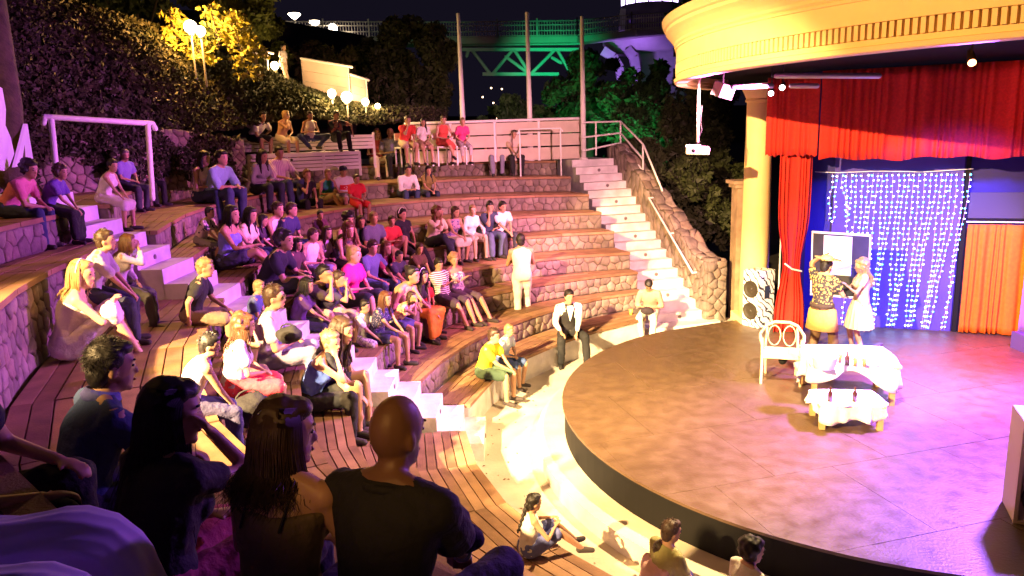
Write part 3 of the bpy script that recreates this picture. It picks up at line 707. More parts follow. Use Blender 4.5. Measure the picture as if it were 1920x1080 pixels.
for px, py, kd, lb, r, h, m_ in ((1588, 688, 'bottle', 'dark bottle standing on the larger table between the glasses', .03, .17, brownglass), (1603, 690, 'glass', 'amber tumbler right beside the dark bottle', .028, .1, amber), (1620, 691, 'glass', 'amber tumbler farthest from the bottle on the larger table', .028, .1, amber), (1575, 684, 'glass', 'tall amber glass left of the dark bottle', .025, .11, amber)):
    glassware(kd, lb, at(px, py-4, g1), r, h, m_)
glassware('plate', 'white plate lying at the right of the larger table', at(1636, 684, g1), .09, .012, mat('porcelain', (.8, .8, .8), .3))
bk = MB().lathe((0, 0, 0), [(.10, 0), (.13, .14), (.135, .15)], 20).build('bucket', cloth_w, None, True, label='white ice bucket at the left of the larger table', category='bucket'); bk.location = at(1545, 690, g1); bk.scale = (1.2, 1, 1)
glassware('bottle', 'brown bottle at the left of the low front table', at(1556, 752, g2), .026, .17, brownglass)
glassware('bottle', 'brown bottle at the right of the low front table', at(1602, 752, g2), .026, .17, brownglass)
glassware('plate', 'small plate between the two bottles on the low table', at(1580, 760, g2), .07, .012, mat('porcelain', (.8, .8, .8)))

# ------------------------------------------------------------------ background
def leaves_mesh(name, pts, nrm, size, m, parent=None, **props):
    """pts (N,3) leaf centres, random orientation, one quad each"""
    n = len(pts); rg = np.random.default_rng(n)
    a = rg.normal(size=(n, 3)); a /= np.linalg.norm(a, axis=1)[:, None]
    b = rg.normal(size=(n, 3)); b -= (b*a).sum(1)[:, None]*a; b /= np.linalg.norm(b, axis=1)[:, None]
    s = size*rg.uniform(.6, 1.35, n)[:, None]
    v = np.stack([pts-a*s, pts+b*s*.45, pts+a*s, pts-b*s*.45], 1).reshape(-1, 3)
    me = bpy.data.meshes.new(name); me.vertices.add(4*n); me.vertices.foreach_set('co', v.astype(np.float32).ravel())
    me.loops.add(4*n); me.loops.foreach_set('vertex_index', np.arange(4*n, dtype=np.int32))
    me.polygons.add(n); me.polygons.foreach_set('loop_start', np.arange(0, 4*n, 4, dtype=np.int32)); me.polygons.foreach_set('loop_total', np.full(n, 4, dtype=np.int32))
    me.update(); me.materials.append(m); o = bpy.data.objects.new(name, me); COL.objects.link(o)
    if parent: o.parent = parent
    for k, v_ in props.items(): o[k] = v_
    return o
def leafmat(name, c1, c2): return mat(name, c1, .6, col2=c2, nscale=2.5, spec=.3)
lf_dark = leafmat('leaf_dark', (.060, .075, .025), (.030, .04, .014)); lf_green = leafmat('leaf_green', (.05, .11, .035), (.02, .06, .02))
lf_hedge = leafmat('leaf_hedge', (.05, .048, .022), (.02, .026, .010)); lf_yel = leafmat('leaf_bright', (.12, .13, .03), (.07, .09, .02))
bark = mat('bark', (.09, .06, .04), .9, .4, 8, .6, 30)
def tree(label, base, top, blobs, n, size, lm, name='tree', group=None):
    t = thing(name, label, 'tree', group)
    base = Vector(base); top = Vector(top); mb = MB(); mid = base.lerp(top, .55)+Vector((.1, .05, 0))
    r = max(.1, (top-base).length*.022); mb.cap(base, mid, r*1.5, r*.9, 8, 1); mb.cap(mid, top, r*.9, r*.35, 8, 1)
    for c, rr in blobs: mb.cap(mid.lerp(top, random.uniform(0, .8)), Vector(c), r*.5, r*.15, 6, 1)
    mb.build('trunk', bark, t, True)
    rg = np.random.default_rng(len(label)+n); P = []
    tot = sum(rr[0]*rr[1]*rr[2] for c, rr in blobs)**1.0
    for c, rr in blobs:
        # clumps inside the blob
        k = max(6, int(26*(rr[0]*rr[1]*rr[2]/tot)*len(blobs)**.5)); nn = int(n*rr[0]*rr[1]*rr[2]/tot)
        d = rg.normal(size=(k, 3)); d /= np.linalg.norm(d, axis=1)[:, None]
        cc = np.array(c)+d*np.array(rr)*rg.uniform(.55, 1.0, (k, 1)); idx = rg.integers(0, k, nn)
        g = rg.normal(size=(nn, 3)); g /= np.linalg.norm(g, axis=1)[:, None]
        P.append(cc[idx]+g*np.array(rr)*.36*rg.uniform(.2, 1, (nn, 1))**.5)
    leaves_mesh('crown', np.concatenate(P), None, size, lm, t, kind='stuff')
    return t
# hedge bank
bot = [(-260, 300, 8.5), (0, 262, 10.3), (150, 250, 11.8), (300, 246, 13.4), (420, 244, 15.6), (560, 222, 17.5), (700, 232, 18.6), (840, 226, 20.5)]
top = [(-260, -90, 10.5), (0, -40, 12.5), (150, 12, 14), (300, 55, 16), (420, 105, 18), (560, 158, 19.5), (700, 206, 20.5), (840, 222, 22)]
NB_, NH = 60, 12
def interp(tab, u):
    x = u*(len(tab)-1); i = min(len(tab)-2, int(x)); f = x-i
    return [tab[i][q]*(1-f)+tab[i+1][q]*f for q in range(3)]
grid = []
for i in range(NB_+1):
    u = i/NB_; b, t_ = interp(bot, u), interp(top, u); pb, ptp = pt(*b), pt(*t_); row = []
    for j in range(NH+1):
        f = j/NH; p = pb.lerp(ptp, f); p = p+Vector((0, -1, .35))*(.55*math.sin(math.pi*f)) + Vector((0, -1, 0))*.25*mnoise.noise(p*.9)
        row.append(p)
    grid.append(row)
HG = thing('hedge_bank', 'tall dark leafy hedge bank rising behind the upper left seats', 'hedge')
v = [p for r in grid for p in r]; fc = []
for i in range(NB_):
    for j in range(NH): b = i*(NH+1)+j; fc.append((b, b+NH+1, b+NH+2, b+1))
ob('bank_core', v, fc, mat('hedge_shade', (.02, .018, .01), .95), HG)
rg = np.random.default_rng(5); G = np.array([[tuple(p) for p in r] for r in grid]); N = 52000
ui = rg.uniform(0, NB_-.001, N); vi = rg.uniform(0, NH-.001, N); i0, j0 = ui.astype(int), vi.astype(int); fu, fv = (ui-i0)[:, None], (vi-j0)[:, None]
P = G[i0, j0]*(1-fu)*(1-fv)+G[i0+1, j0]*fu*(1-fv)+G[i0, j0+1]*(1-fu)*fv+G[i0+1, j0+1]*fu*fv
P += np.array([0, -1, .3])*(rg.uniform(0, .22, (N, 1))+.12*np.sin(P[:, :1]*2.3)*np.cos(P[:, 2:]*2.9))
leaves_mesh('foliage', P, None, .065, lf_hedge, HG, kind='stuff')
back_hill = ob('hill', [(-60, 26, -1), (-12, 24, -1), (-6, 26, -1), (-6, 34, 8.3), (-12, 34, 9.5), (-60, 34, 12), (-60, 60, 14), (-6, 60, 9)], [(0, 1, 4, 5), (1, 2, 3, 4), (5, 4, 3, 7, 6)], dirt, kind='structure')
# stone wall below the hedge
WL = thing('retaining_wall', 'mottled rough stone wall under the hedge behind the hoop handrail', 'stone wall')
wp = [pt(-150, 250, 10.0), pt(60, 246, 11.4), pt(200, 243, 12.4), pt(330, 242, 13.8), pt(455, 262, 15.2)]
zb_ = zt(9)-.1
v = []; fc = []
for p in wp: v += [(p.x, p.y, zb_), (p.x, p.y, p.z)]
for i in range(len(wp)-1): fc.append((2*i, 2*i+2, 2*i+3, 2*i+1))
ob('core', v, fc, mortar, WL)
cumw = [0]
for a, b in zip(wp[:-1], wp[1:]): cumw.append(cumw[-1]+Vector((b.x-a.x, b.y-a.y)).length)
def fwall(u, vv, d):
    i = max(0, min(len(wp)-2, int(np.searchsorted(cumw, u)-1))); t = min(1, max(0, (u-cumw[i])/(cumw[i+1]-cumw[i])))
    p = wp[i].lerp(wp[i+1], t); n = (wp[i+1]-wp[i]); n = Vector((n.y, -n.x, 0)).normalized()
    return Vector((p.x, p.y, zb_+vv*(p.z-zb_)))+n*d
stone_wall(WL, cumw[-1], 1.0, fwall, .22, .12, 77, limit=290, d=.05)

N = 9000
U_ = rg.uniform(0, len(wp)-1.001, N); F_ = rg.uniform(0, 1, N)**.8; ii = U_.astype(int); ff = (U_-ii)[:, None]
WPa = np.array([tuple(p_) for p_ in wp]); Pw = WPa[ii]*(1-ff)+WPa[ii+1]*ff; Pw[:, 2] = zb_+F_*(Pw[:, 2]-zb_)
msk = (np.sin(Pw[:, 0]*3.1+Pw[:, 2]*4)+np.cos(Pw[:, 0]*7.7)+1.6*F_) > .3
leaves_mesh('creeper', (Pw+np.array([.02, -.12, 0])+rg.normal(size=(N, 3))*.03)[msk], None, .055, lf_hedge, WL, kind='stuff')
# white slatted bench on the top platform
slatm = mat('white_slats', (.78, .74, .76), .5, .06, 6)
def slats(name, label, cat, a, b, z0, z1, n, thick=.03, legs=0, gap=.016, parent=None, capr=0):
    t = thing(name, label, cat); a, b = Vector(a), Vector(b); h = (z1-z0)/n
    for i in range(n):
        MB().beam(Vector((a.x, a.y, a.z+z0+h*(i+.5))), Vector((b.x, b.y, b.z+z0+h*(i+.5))), thick, h-gap).build('slat', slatm, t)
    for i in range(legs):
        f = i/(legs-1); p = a.lerp(b, f)+Vector((0, .045, 0)); MB().beam(p+U*(z0-.15), p+U*z1, .05, .05, (0, 1, 0)).build('post', slatm, t)
    if capr: MB().cap(a+U*(z1+capr), b+U*(z1+capr), capr, capr, 8, 2).build('cap_rail', slatm, t, True)
    return t
pbl, pbr = pt(464, 303, 16.3), pt(674, 301, 17.2)
a = Vector((pbl.x, pbl.y, zp)); b = Vector((pbr.x, pbr.y, zp))
BN = slats('slatted_bench', 'long white slatted bench with a slatted back on the top platform', 'bench', a, b, .02, .42, 5, legs=4)
MB().prism([(a.x, a.y+.03), (b.x, b.y+.03), (b.x-.1, b.y+.5), (a.x-.1, a.y+.5)], zp+.40, zp+.44).build('seat', slatm, BN)
ka, kb = pt(404, 262, 16.9), pt(700, 262, 17.9)
for i in range(4):
    MB().beam(Vector((ka.x, ka.y+.0, zp+.52+i*.085)), Vector((kb.x, kb.y, zp+.50+i*.085)), .03, .07).build('back_slat', slatm, BN)
for f in (0, .33, .66, 1): p = ka.lerp(kb, f); MB().beam(Vector((p.x, p.y+.04, zp)), Vector((p.x, p.y+.04, zp+.84)), .05, .05, (0, 1, 0)).build('post', slatm, BN)
MB().box((ka.x-.1, ka.y-.5, zp-.02), (a.x, ka.y+.1, zp+.2)).build('side_block', mortar, BN)
# boarded screen behind the top row
fl, fr = pt(760, 300, 18.6), pt(1096, 300, 18.9)
a = Vector((fl.x, fl.y+.4, zp)); b = Vector((fr.x, fr.y+.4, zp))
FN = thing('boarded_fence', 'pale boarded screen behind the flagpoles on the top platform', 'fence')
panelm = mat('pale_boards', (.62, .52, .42), .7, .15, 3)
for i, (z0, z1) in enumerate(((.02, .33), (.37, .66), (.69, .98))):
    for s in range(4):
        p, q = a.lerp(b, s/4+.006), a.lerp(b, (s+1)/4-.006)
        MB().beam(p+U*((z0+z1)/2), q+U*((z0+z1)/2), .03, z1-z0).build('board', panelm, FN)
for s in range(5):
    p = a.lerp(b, s/4)+Vector((0, .05, 0)); MB().beam(p, p+U*1.0, .07, .07, (0, 1, 0)).build('post', slatm, FN)
MB().cap(a+U*1.03, b+U*1.03, .035, .035, 8, 2).build('cap_rail', slatm, FN, True)
# flagpoles
for px_, py_, d_, lb in ((859, 24, 19.0, 'leftmost of the three tall white flagpoles'), (988, 22, 18.6, 'middle one of the three tall white flagpoles, before the screen'), (1091, 30, 18.4, 'flagpole at the head of the far white staircase')):
    tp = pt(px_, py_, d_); t = thing('flagpole', lb, 'pole', 'three white flagpoles')
    MB().lathe((tp.x, tp.y, 0), [(.07, zp), (.065, zp+1.6), (.06, zp+1.62), (.045, tp.z-.02), (.03, tp.z)], 12).build('shaft', whitemetal, t, True)
    MB().lathe((tp.x, tp.y, zp), [(.11, 0), (.11, .03), (.08, .05)], 12).build('base_plate', whitemetal, t)
# white billboard up the path
b0, b1, b2 = pt(571, 186, 19.0), pt(655, 196, 18.6), pt(684, 200, 19.2)
def panel(name, label, p, q, pz0, pz1, qz0, qz1, m, nb):
    t = thing(name, label, 'screen'); th = Vector((0, .05, 0))
    for i in range(nb):
        f0, f1 = i/nb+.004, (i+1)/nb-.004
        c = [Vector((p.x, p.y, pz0+(pz1-pz0)*f0)), Vector((q.x, q.y, qz0+(qz1-qz0)*f0)), Vector((q.x, q.y, qz0+(qz1-qz0)*f1)), Vector((p.x, p.y, pz0+(pz1-pz0)*f1))]
        MB().add(c+[x+th for x in c], [(0, 1, 2, 3), (7, 6, 5, 4), (0, 4, 5, 1), (1, 5, 6, 2), (2, 6, 7, 3), (3, 7, 4, 0)]).build('board', m, t)
    MB().cap(Vector((p.x, p.y, pz1+.03)), Vector((q.x, q.y, qz1+.03))+(q-p).normalized()*.15, .035, .035, 8, 2).build('cap_rail', slatm, t, True)
    for r_ in (p, q): MB().beam(Vector((r_.x, r_.y+.09, pz0-.5)), Vector((r_.x, r_.y+.09, (pz1 if r_ is p else qz1))), .06, .06, (0, 1, 0)).build('post', slatm, t)
    return t
pink = mat('pinkish_boards', (.68, .52, .45), .7, .1, 4)
panel('board_screen', 'large pale boarded screen by the lamps on the upper path', b0, b1, pt(571, 172, 19).z, pt(571, 113, 19).z, pt(655, 184, 18.6).z, pt(655, 128, 18.6).z, pink, 3)
panel('board_screen', 'narrow boarded screen just right of the larger one', b1+Vector((.06, .1, 0)), b2+Vector((.05, 0, 0)), pt(660, 190, 18.6).z, pt(660, 142, 18.6).z, pt(684, 196, 19.2).z, pt(684, 152, 19.2).z, pink, 3)
# pale cloth shapes and dark trunk at the far left
cm = mat('pale_sheet', (.72, .68, .74), .8, .08, 6)
DT = thing('leaning_tree', 'dark thick leaning trunk at the far left before the hedge', 'tree')
MB().cap(pt(18, 330, 8.7), pt(14, 200, 8.9), .17, .16, 12).cap(pt(14, 200, 8.9), pt(-30, -20, 9.2), .16, .22, 12).build('trunk', bark, DT, True)
def sheet(label, poly, d, seed):
    f = [pt(x, y, d+(x-20)*.022) for x, y in poly]; bk = [p+Vector((.01, .04, 0)) for p in f]; n = len(f)
    return ob('banner_sheet', f+bk, [tuple(range(n)), tuple(range(2*n-1, n-1, -1))]+[(i, n+i, n+(i+1) % n, (i+1) % n) for i in range(n)], cm, label=label, category='banner')
sheet('pale wedge-shaped sheet standing at the foot of the dark trunk', [(22, 314), (43, 232), (46, 232), (58, 304)], 8.35, 1)
sheet('wavy-edged pale sheet at the very left edge of the picture', [(-30, 315), (-30, 150), (-2, 165), (5, 205), (4, 235), (14, 258), (21, 288), (12, 312), (2, 321)], 8.3, 2)

# lamps on the upper path
globe_m = mat('lamp_globe', (1, .8, .5), .4, emit=(1, .72, .34), estr=26)
globe_w = mat('lamp_globe_white', (1, .8, .6), .4, emit=(1, .82, .6), estr=22)
def globe(px, py, d, r, label, power, col=(1, .6, .22), m=None, post=1.0, cat='lamp', name='globe_lamp'):
    c = pt(px, py, d); t = thing(name, label, cat, 'lamps on the upper path')
    MB().ell(c, (r, r, r), n=16, k=10).build('globe', m or globe_m, t, True)
    MB().tube([c-U*(r+post), c-U*(r-.005)], .022).build('post', mat('lamp_metal', (.3, .28, .24), .5), t, True)
    MB().lathe((c.x, c.y, c.z-r-.01), [(.05, -.03), (.06, .0), (.05, .02)], 12).build('socket', mat('lamp_metal', (.3, .28, .24)), t)
    if power: light('globe_lamp_light', 'POINT', c+Vector((0, -r-.12, .03)), None, power, col, shadow_soft_size=.08).parent = None
    return c
lampc = globe(357, 50, 15.2, .13, 'left one of two glaring lamps among the upper leaves', 420, col=(1, .42, .08))
globe(376, 58, 15.3, .10, 'right one of two glaring lamps among the upper leaves', 120)
globe(515, 123, 18.8, .10, 'globe lamp beside the walking man on the path', 60, post=.5)
globe(622, 175, 17.9, .10, 'globe lamp at the foot of the big boarded screen', 110, post=.35)
globe(650, 182, 17.8, .13, 'largest globe lamp under the right end of the boarded screen', 130, post=.35)
globe(685, 191, 18.5, .09, 'globe lamp right of the narrow boarded screen', 55, post=.3)
globe(708, 199, 18.9, .07, 'small globe lamp furthest right along the bank', 40, post=.3)
def bowl(px, py, d, label, s=1):
    c = pt(px, py, d); t = thing('street_lamp', label, 'street lamp', 'street lamps by the bridge')
    MB().lathe((c.x, c.y, c.z), [(.06*s, -.16*s), (.12*s, -.12*s), (.3*s, .06*s), (.26*s, .09*s)], 16).build('bowl', globe_w, t, True)
    MB().lathe((c.x, c.y, c.z), [(.27*s, .095*s), (.1*s, .16*s), (.02, .2*s)], 16).build('hood', mat('lamp_metal', (.3, .28, .24)), t)
    MB().tube([c-U*2.6*s, c-U*.14*s], .04).build('post', mat('lamp_metal', (.3, .28, .24)), t, True)
bowl(552, 29, 36, 'street lamp with a glowing bowl, leftmost behind the bridge rail')
bowl(590, 43, 38, 'second street lamp with glowing bowl behind the bridge rail')
bowl(500, 6, 34, 'street lamp at the top of the picture above the path', .9)
globe(624, 53, 37, .22, 'round glowing lamp standing on the bridge rail', 0, m=globe_w, post=.4)
globe(652, 66, 36, .12, 'small flat yellow lamp below the bridge rail', 0, m=globe_w, post=.2)
globe(645, 78, 35, .10, 'smallest yellow lamp in the shrubs under the bridge rail', 0, m=globe_w, post=.2)
green_e = mat('green_lamp', (.1, 1, .4), .4, emit=(.05, 1, .35), estr=6)
globe(755, 199, 26, .07, 'small green light glowing in the dark tree', 0, m=green_e, post=.2)

# bridge
BR = thing('bridge', 'long footbridge with white railings and a green-lit truss', 'bridge')
bm_ = mat('bridge_paint', (.55, .50, .42), .6, .15, 1.5); DB = 38
def bp_(px, py, d=DB): return pt(px, py, d)
bx = [(440, 74, 36), (860, 74, 38), (1080, 71, 38), (1180, 60, 38.5), (1290, 52, 39.5)]
for (x0, y0, d0), (x1, y1, d1) in zip(bx[:-1], bx[1:]):
    a, b = bp_(x0, y0, d0), bp_(x1, y1, d1); MB().beam(a-U*.15, b-U*.15, 1.6, .3).build('deck', bm_, BR)
    L = (b-a).length; n = max(2, int(L/.135)); mb = MB()
    for i in range(n):
        p = a.lerp(b, i/n)-Vector((0, .7, 0)); mb.beam(p, p+U*.72, .028, .028, (0, 1, 0))
    mb.build('baluster', bm_, BR, kind='stuff')
    for z in (.05, .28, .74): MB().beam(a-Vector((0, .7, 0))+U*z, b-Vector((0, .7, 0))+U*z, .05, .05).build('rail', bm_, BR)
    npst = max(1, int(L/1.9))
    for i in range(npst+1):
        p = a.lerp(b, i/npst)-Vector((0, .7, 0)); MB().beam(p, p+U*.88, .07, .07, (0, 1, 0)).build('post', bm_, BR)
    MB().beam(a+Vector((0, .7, .74)), b+Vector((0, .7, .74)), .05, .05).build('rail', bm_, BR)
grn = mat('truss_paint', (.6, .62, .58), .55)
tr = [(865, 92), (875, 92), (922, 138), (960, 95), (1000, 138), (1040, 94), (1080, 96)]
MB().beam(bp_(862, 93), bp_(1085, 93), .16, .16).build('truss_chord', grn, BR)
MB().beam(bp_(905, 139), bp_(1048, 139), .16, .16).build('truss_chord', grn, BR)
for (x0, y0), (x1, y1) in (((885, 94), (918, 137)), ((925, 137), (960, 95)), ((965, 95), (993, 137)), ((997, 137), (1040, 94)), ((1045, 94), (1066, 130)), ((1035, 108), (1052, 118)), ((878, 94), (875, 106)), ((948, 106), (990, 137))):
    MB().cap(bp_(x0, y0), bp_(x1, y1), .085, .085, 8, 1).build('truss_member', grn, BR, True)
MB().beam(bp_(862, 84), bp_(1090, 82), .3, .1).build('truss_chord', grn, BR)
# round tower and pier
TW = thing('lookout_tower', 'round dark tower with glowing windows at the end of the bridge', 'tower')
tcn = pt(1218, 40, 41.5); ztw = tcn.z
def tz(y): return pt(1218, y, 41.5).z
MB().lathe((tcn.x, tcn.y, 0), [(1.55, tz(70)), (1.55, tz(14)), (1.62, tz(12))], 28).build('wall', mat('tower_paint', (.16, .12, .22), .8, .2, 2), TW, True)
lit = mat('lit_window', (.9, .8, 1), .5, emit=(.72, .55, 1), estr=6)
for i in range(14):
    t0 = 2*math.pi*i/14+.02; t1 = 2*math.pi*(i+1)/14-.02; mb = MB()
    q = [(tcn.x+1.58*math.cos(t), tcn.y+1.58*math.sin(t)) for t in (t0, t1)]
    MB().add([(q[0][0], q[0][1], tz(11)), (q[1][0], q[1][1], tz(11)), (q[1][0], q[1][1], tz(-40)), (q[0][0], q[0][1], tz(-40))], [(0, 1, 2, 3)]).build('window', lit, TW)
    MB().beam((tcn.x+1.6*math.cos(t0-.02), tcn.y+1.6*math.sin(t0-.02), tz(12)), (tcn.x+1.6*math.cos(t0-.02), tcn.y+1.6*math.sin(t0-.02), tz(-42)), .06, .06, (1, .2, 0)).build('mullion', blackpaint, TW)
MB().lathe((tcn.x, tcn.y, 0), [(1.5, tz(-41)), (2.1, tz(-43)), (2.1, tz(-47)), (.3, tz(-90))], 28).build('roof', blackpaint, TW)
MB().lathe((tcn.x, tcn.y, 0), [(2.2, tz(98)), (2.6, tz(80)), (2.6, tz(72))], 28).build('platform', bm_, TW, True)
MB().beam(pt(1166, 62, 40), pt(1168, 18, 40), .28, .28, (0, 1, 0)).build('door_frame', slatm, TW)
PR = thing('bridge_pier', 'concrete pier with violet-lit arches under the tower', 'pier')
pc = mat('pier_concrete', (.4, .36, .32), .85, .3, 1.2)
for pts_ in ([(1130, 95), (1150, 108), (1162, 128), (1166, 165)], [(1176, 92), (1188, 108), (1192, 130), (1190, 165)]):
    mb = MB()
    for a, b in zip(pts_[:-1], pts_[1:]): mb.beam(pt(*a, 40), pt(*b, 40), .45, .34, (0, 1, 0))
    mb.build('arch_rib', pc, PR)
MB().beam(pt(1235, 92, 42), pt(1235, 240, 42), 2.6, 1.2, (0, 1, 0)).build('pier_wall', pc, PR)
# trees
def P3(px, py, d): return tuple(pt(px, py, d))
def T(label, bx_, by_, d, blobs, n, size, lm, group=None):
    s = d/F_PX; base = pt(bx_, by_, d); base.z = min(base.z, 3.0); tp = pt(bx_, min(b[1] for b in blobs)+15, d)
    return tree(label, base, tp, [(P3(x, y, d+dd), (rx*s, rx*s*.8, ry*s)) for x, y, dd, rx, ry in blobs], n, size, lm)
T('big dark tree left of the leftmost flagpole', 775, 250, 24, [(770, 110, 0, 75, 70), (735, 165, 0, 65, 60), (820, 170, .5, 55, 60), (700, 130, .5, 45, 50)], 15000, .13, lf_dark)
T('olive-green shrubby tree under the bridge railing', 610, 220, 25, [(600, 112, 0, 60, 32), (655, 120, 0, 55, 36), (560, 105, 0, 40, 26), (640, 150, 0, 70, 40)], 9000, .11, lf_yel)
T('low green-lit bush between two flagpoles', 965, 280, 23, [(965, 212, 0, 34, 30), (1010, 222, 0, 40, 26), (925, 222, 0, 26, 18)], 5000, .10, lf_green)
T('green-lit tree right of the bridge truss', 1105, 300, 26, [(1090, 160, 0, 58, 60), (1060, 200, 0, 52, 45), (1130, 110, 1, 45, 35), (1110, 215, 0, 70, 50)], 12000, .12, lf_green)
T('green-lit tree in front of the concrete pier', 1215, 320, 24, [(1200, 190, 0, 70, 52), (1250, 160, 0, 50, 45), (1180, 245, 0, 80, 50), (1240, 250, 0, 60, 60)], 12000, .12, lf_green)
T('dark tree behind the hanging projector', 1310, 420, 22, [(1300, 250, 0, 70, 90), (1345, 330, 0, 60, 90), (1280, 350, 0, 60, 70), (1340, 170, 1, 60, 60)], 12000, .12, lf_dark)
T('tree top showing above the left end of the roof', 1330, 150, 30, [(1320, 25, 0, 60, 40), (1390, 20, 1, 60, 30), (1280, 60, 0, 30, 40)], 6000, .14, lf_green)
T('dark thicket filling the gap beyond the rubble wall', 1260, 480, 20, [(1250, 340, 0, 70, 60), (1330, 430, 0, 60, 70), (1200, 300, 1, 60, 40)], 8000, .11, lf_dark)
T('tall tree over the hedge at the top left', 250, 60, 20, [(180, -30, 0, 130, 50), (420, 20, 1, 60, 60), (300, -20, 0, 90, 50)], 9000, .14, lf_dark)
T('leafy tree behind the glaring lamps', 470, 160, 20, [(470, 20, 0, 60, 55), (500, 90, 1, 45, 50), (420, 40, 0.6, 45, 45)], 9000, .10, lf_yel)
# far night ridge with town lights
hr = random.Random(4); v = []; fc = []; n = 60
for i in range(n+1):
    x = -160+i*7; z = 6+7*mnoise.noise(Vector((x*.02, 3, 0)))+3*mnoise.noise(Vector((x*.07, 9, 0)))+3
    v += [(x, 170, -5), (x, 175, max(3, z))]
for i in range(n): fc.append((2*i, 2*i+2, 2*i+3, 2*i+1))
ob('hills', v, fc, dirt, kind='structure')
for i, (px, py) in enumerate(((921, 165), (941, 167), (905, 182), (925, 193), (930, 198), (935, 203), (939, 208), (942, 212), (932, 222), (934, 226))):
    o = MB().ell(pt(px, py, 120), (.13,)*3, n=8, k=6).build('town_light', mat('town_light', (1, .7, .4), emit=(1, .7, .4), estr=9), None, True)
    o['label'] = 'tiny warm town light far off, seen between the left and middle flagpoles'; o['category'] = 'light'; o['group'] = 'town lights far off'
# leafy twig next to the lamp, extra lamplight put into its yellow leaf colour
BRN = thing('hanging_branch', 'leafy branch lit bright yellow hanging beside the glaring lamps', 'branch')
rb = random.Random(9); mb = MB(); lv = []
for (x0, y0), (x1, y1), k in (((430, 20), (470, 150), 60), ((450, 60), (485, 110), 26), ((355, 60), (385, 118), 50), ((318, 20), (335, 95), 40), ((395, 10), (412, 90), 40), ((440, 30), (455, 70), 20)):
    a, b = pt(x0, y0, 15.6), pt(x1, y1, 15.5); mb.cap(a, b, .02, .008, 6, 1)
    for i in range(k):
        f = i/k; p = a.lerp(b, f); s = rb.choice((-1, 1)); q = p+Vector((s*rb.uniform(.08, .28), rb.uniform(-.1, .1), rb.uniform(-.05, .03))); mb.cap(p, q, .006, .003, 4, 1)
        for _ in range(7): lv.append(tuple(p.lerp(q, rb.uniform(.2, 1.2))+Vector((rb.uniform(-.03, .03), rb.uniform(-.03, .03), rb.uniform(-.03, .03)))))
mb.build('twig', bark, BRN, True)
leaves_mesh('leaf', np.array(lv), None,   .075, leafmat('leaf_lamplit', (.42, .40, .06), (.30, .30, .05)), BRN, kind='stuff')
rail('handrail', 'thin sloping handrail of the upper path near the walking man', [[pt(395, 55, 17), pt(430, 75, 17.5), pt(500, 110, 18.3)], [pt(500, 97, 18.5), pt(503, 170, 18.5)], [pt(500, 97, 18.5), pt(512, 100, 18.6)]], r=.03)
PA = ob('path', [pt(470, 175, 17.8), pt(570, 190, 17.8), pt(590, 176, 21), pt(480, 160, 21)], [(0, 1, 2, 3)], concrete, kind='structure')

# ------------------------------------------------------------------ people
SKIN = {'fair': (.62, .38, .27), 'tan': (.46, .26, .16), 'olive': (.38, .21, .13), 'brown': (.17, .085, .05)}
def skin(n): return mat('skin_'+n, SKIN[n], .5, .08, 12, spec=.4)
HAIR = {'black': (.012, .009, .008), 'brown': (.05, .025, .013), 'auburn': (.14, .05, .02), 'blond': (.50, .33, .14), 'grey': (.22, .19, .16), 'light': (.30, .19, .09)}
def hairm(n):
    if 'hair_'+n in MATS: return MATS['hair_'+n]
    m = mat('hair_'+n, HAIR[n], .5, .4, 25, spec=.5); return ripple(m, 110, .2, 'X', .003)
CLOTH = {}
def cl(c):
    """c: colour tuple, or a pattern tuple ('stripes'|'blotch', c1, c2, scale)"""
    if c in CLOTH: return CLOTH[c]
    if isinstance(c[0], str):
        nm = 'cloth_%s_%d' % (c[0], len(CLOTH))
        m = blotch(nm, c[1], c[2], c[3], c[4] if len(c) > 4 else .52) if c[0] == 'blotch' else stripes(nm, c[1], c[2], c[3], c[4] if len(c) > 4 else 'Z')
    else: m = mat('cloth_%d' % len(CLOTH), c, .85, .12, 9, .35, 45)
    CLOTH[c] = m; return m
def proj(P):
    v_ = Vector(P)-CAM; zz = v_.dot(cf); return (960+F_PX*v_.dot(cr)/zz, 540-F_PX*v_.dot(cu)/zz)
def ik(a, b, l1, l2, hint):
    d = b-a; L = min(d.length, (l1+l2)*.995); u = d.normalized() if d.length > 1e-5 else Vector((0, 0, -1)); b2 = a+u*L
    x = (l1*l1-l2*l2+L*L)/(2*L); h = math.sqrt(max(0, l1*l1-x*x)); hn = Vector(hint)-u*Vector(hint).dot(u)
    hn = hn.normalized() if hn.length > 1e-4 else Vector((1, 0, 0)); return a+u*x+hn*h, b2
def remesh(o, vox, sm=4, disp=0, scale=.12):
    r = o.modifiers.new('remesh', 'REMESH'); r.mode = 'VOXEL'; r.voxel_size = vox; r.use_smooth_shade = True
    s = o.modifiers.new('smooth', 'SMOOTH'); s.factor = .5; s.iterations = sm
    if disp:
        k = 'clouds%.2f' % scale; tx = bpy.data.textures.get(k) or bpy.data.textures.new(k, 'CLOUDS'); tx.noise_scale = scale
        d = o.modifiers.new('folds', 'DISPLACE'); d.texture = tx; d.strength = disp; d.mid_level = .5; d.texture_coords = 'LOCAL'
    return o
NP = 0
def _no(): pass
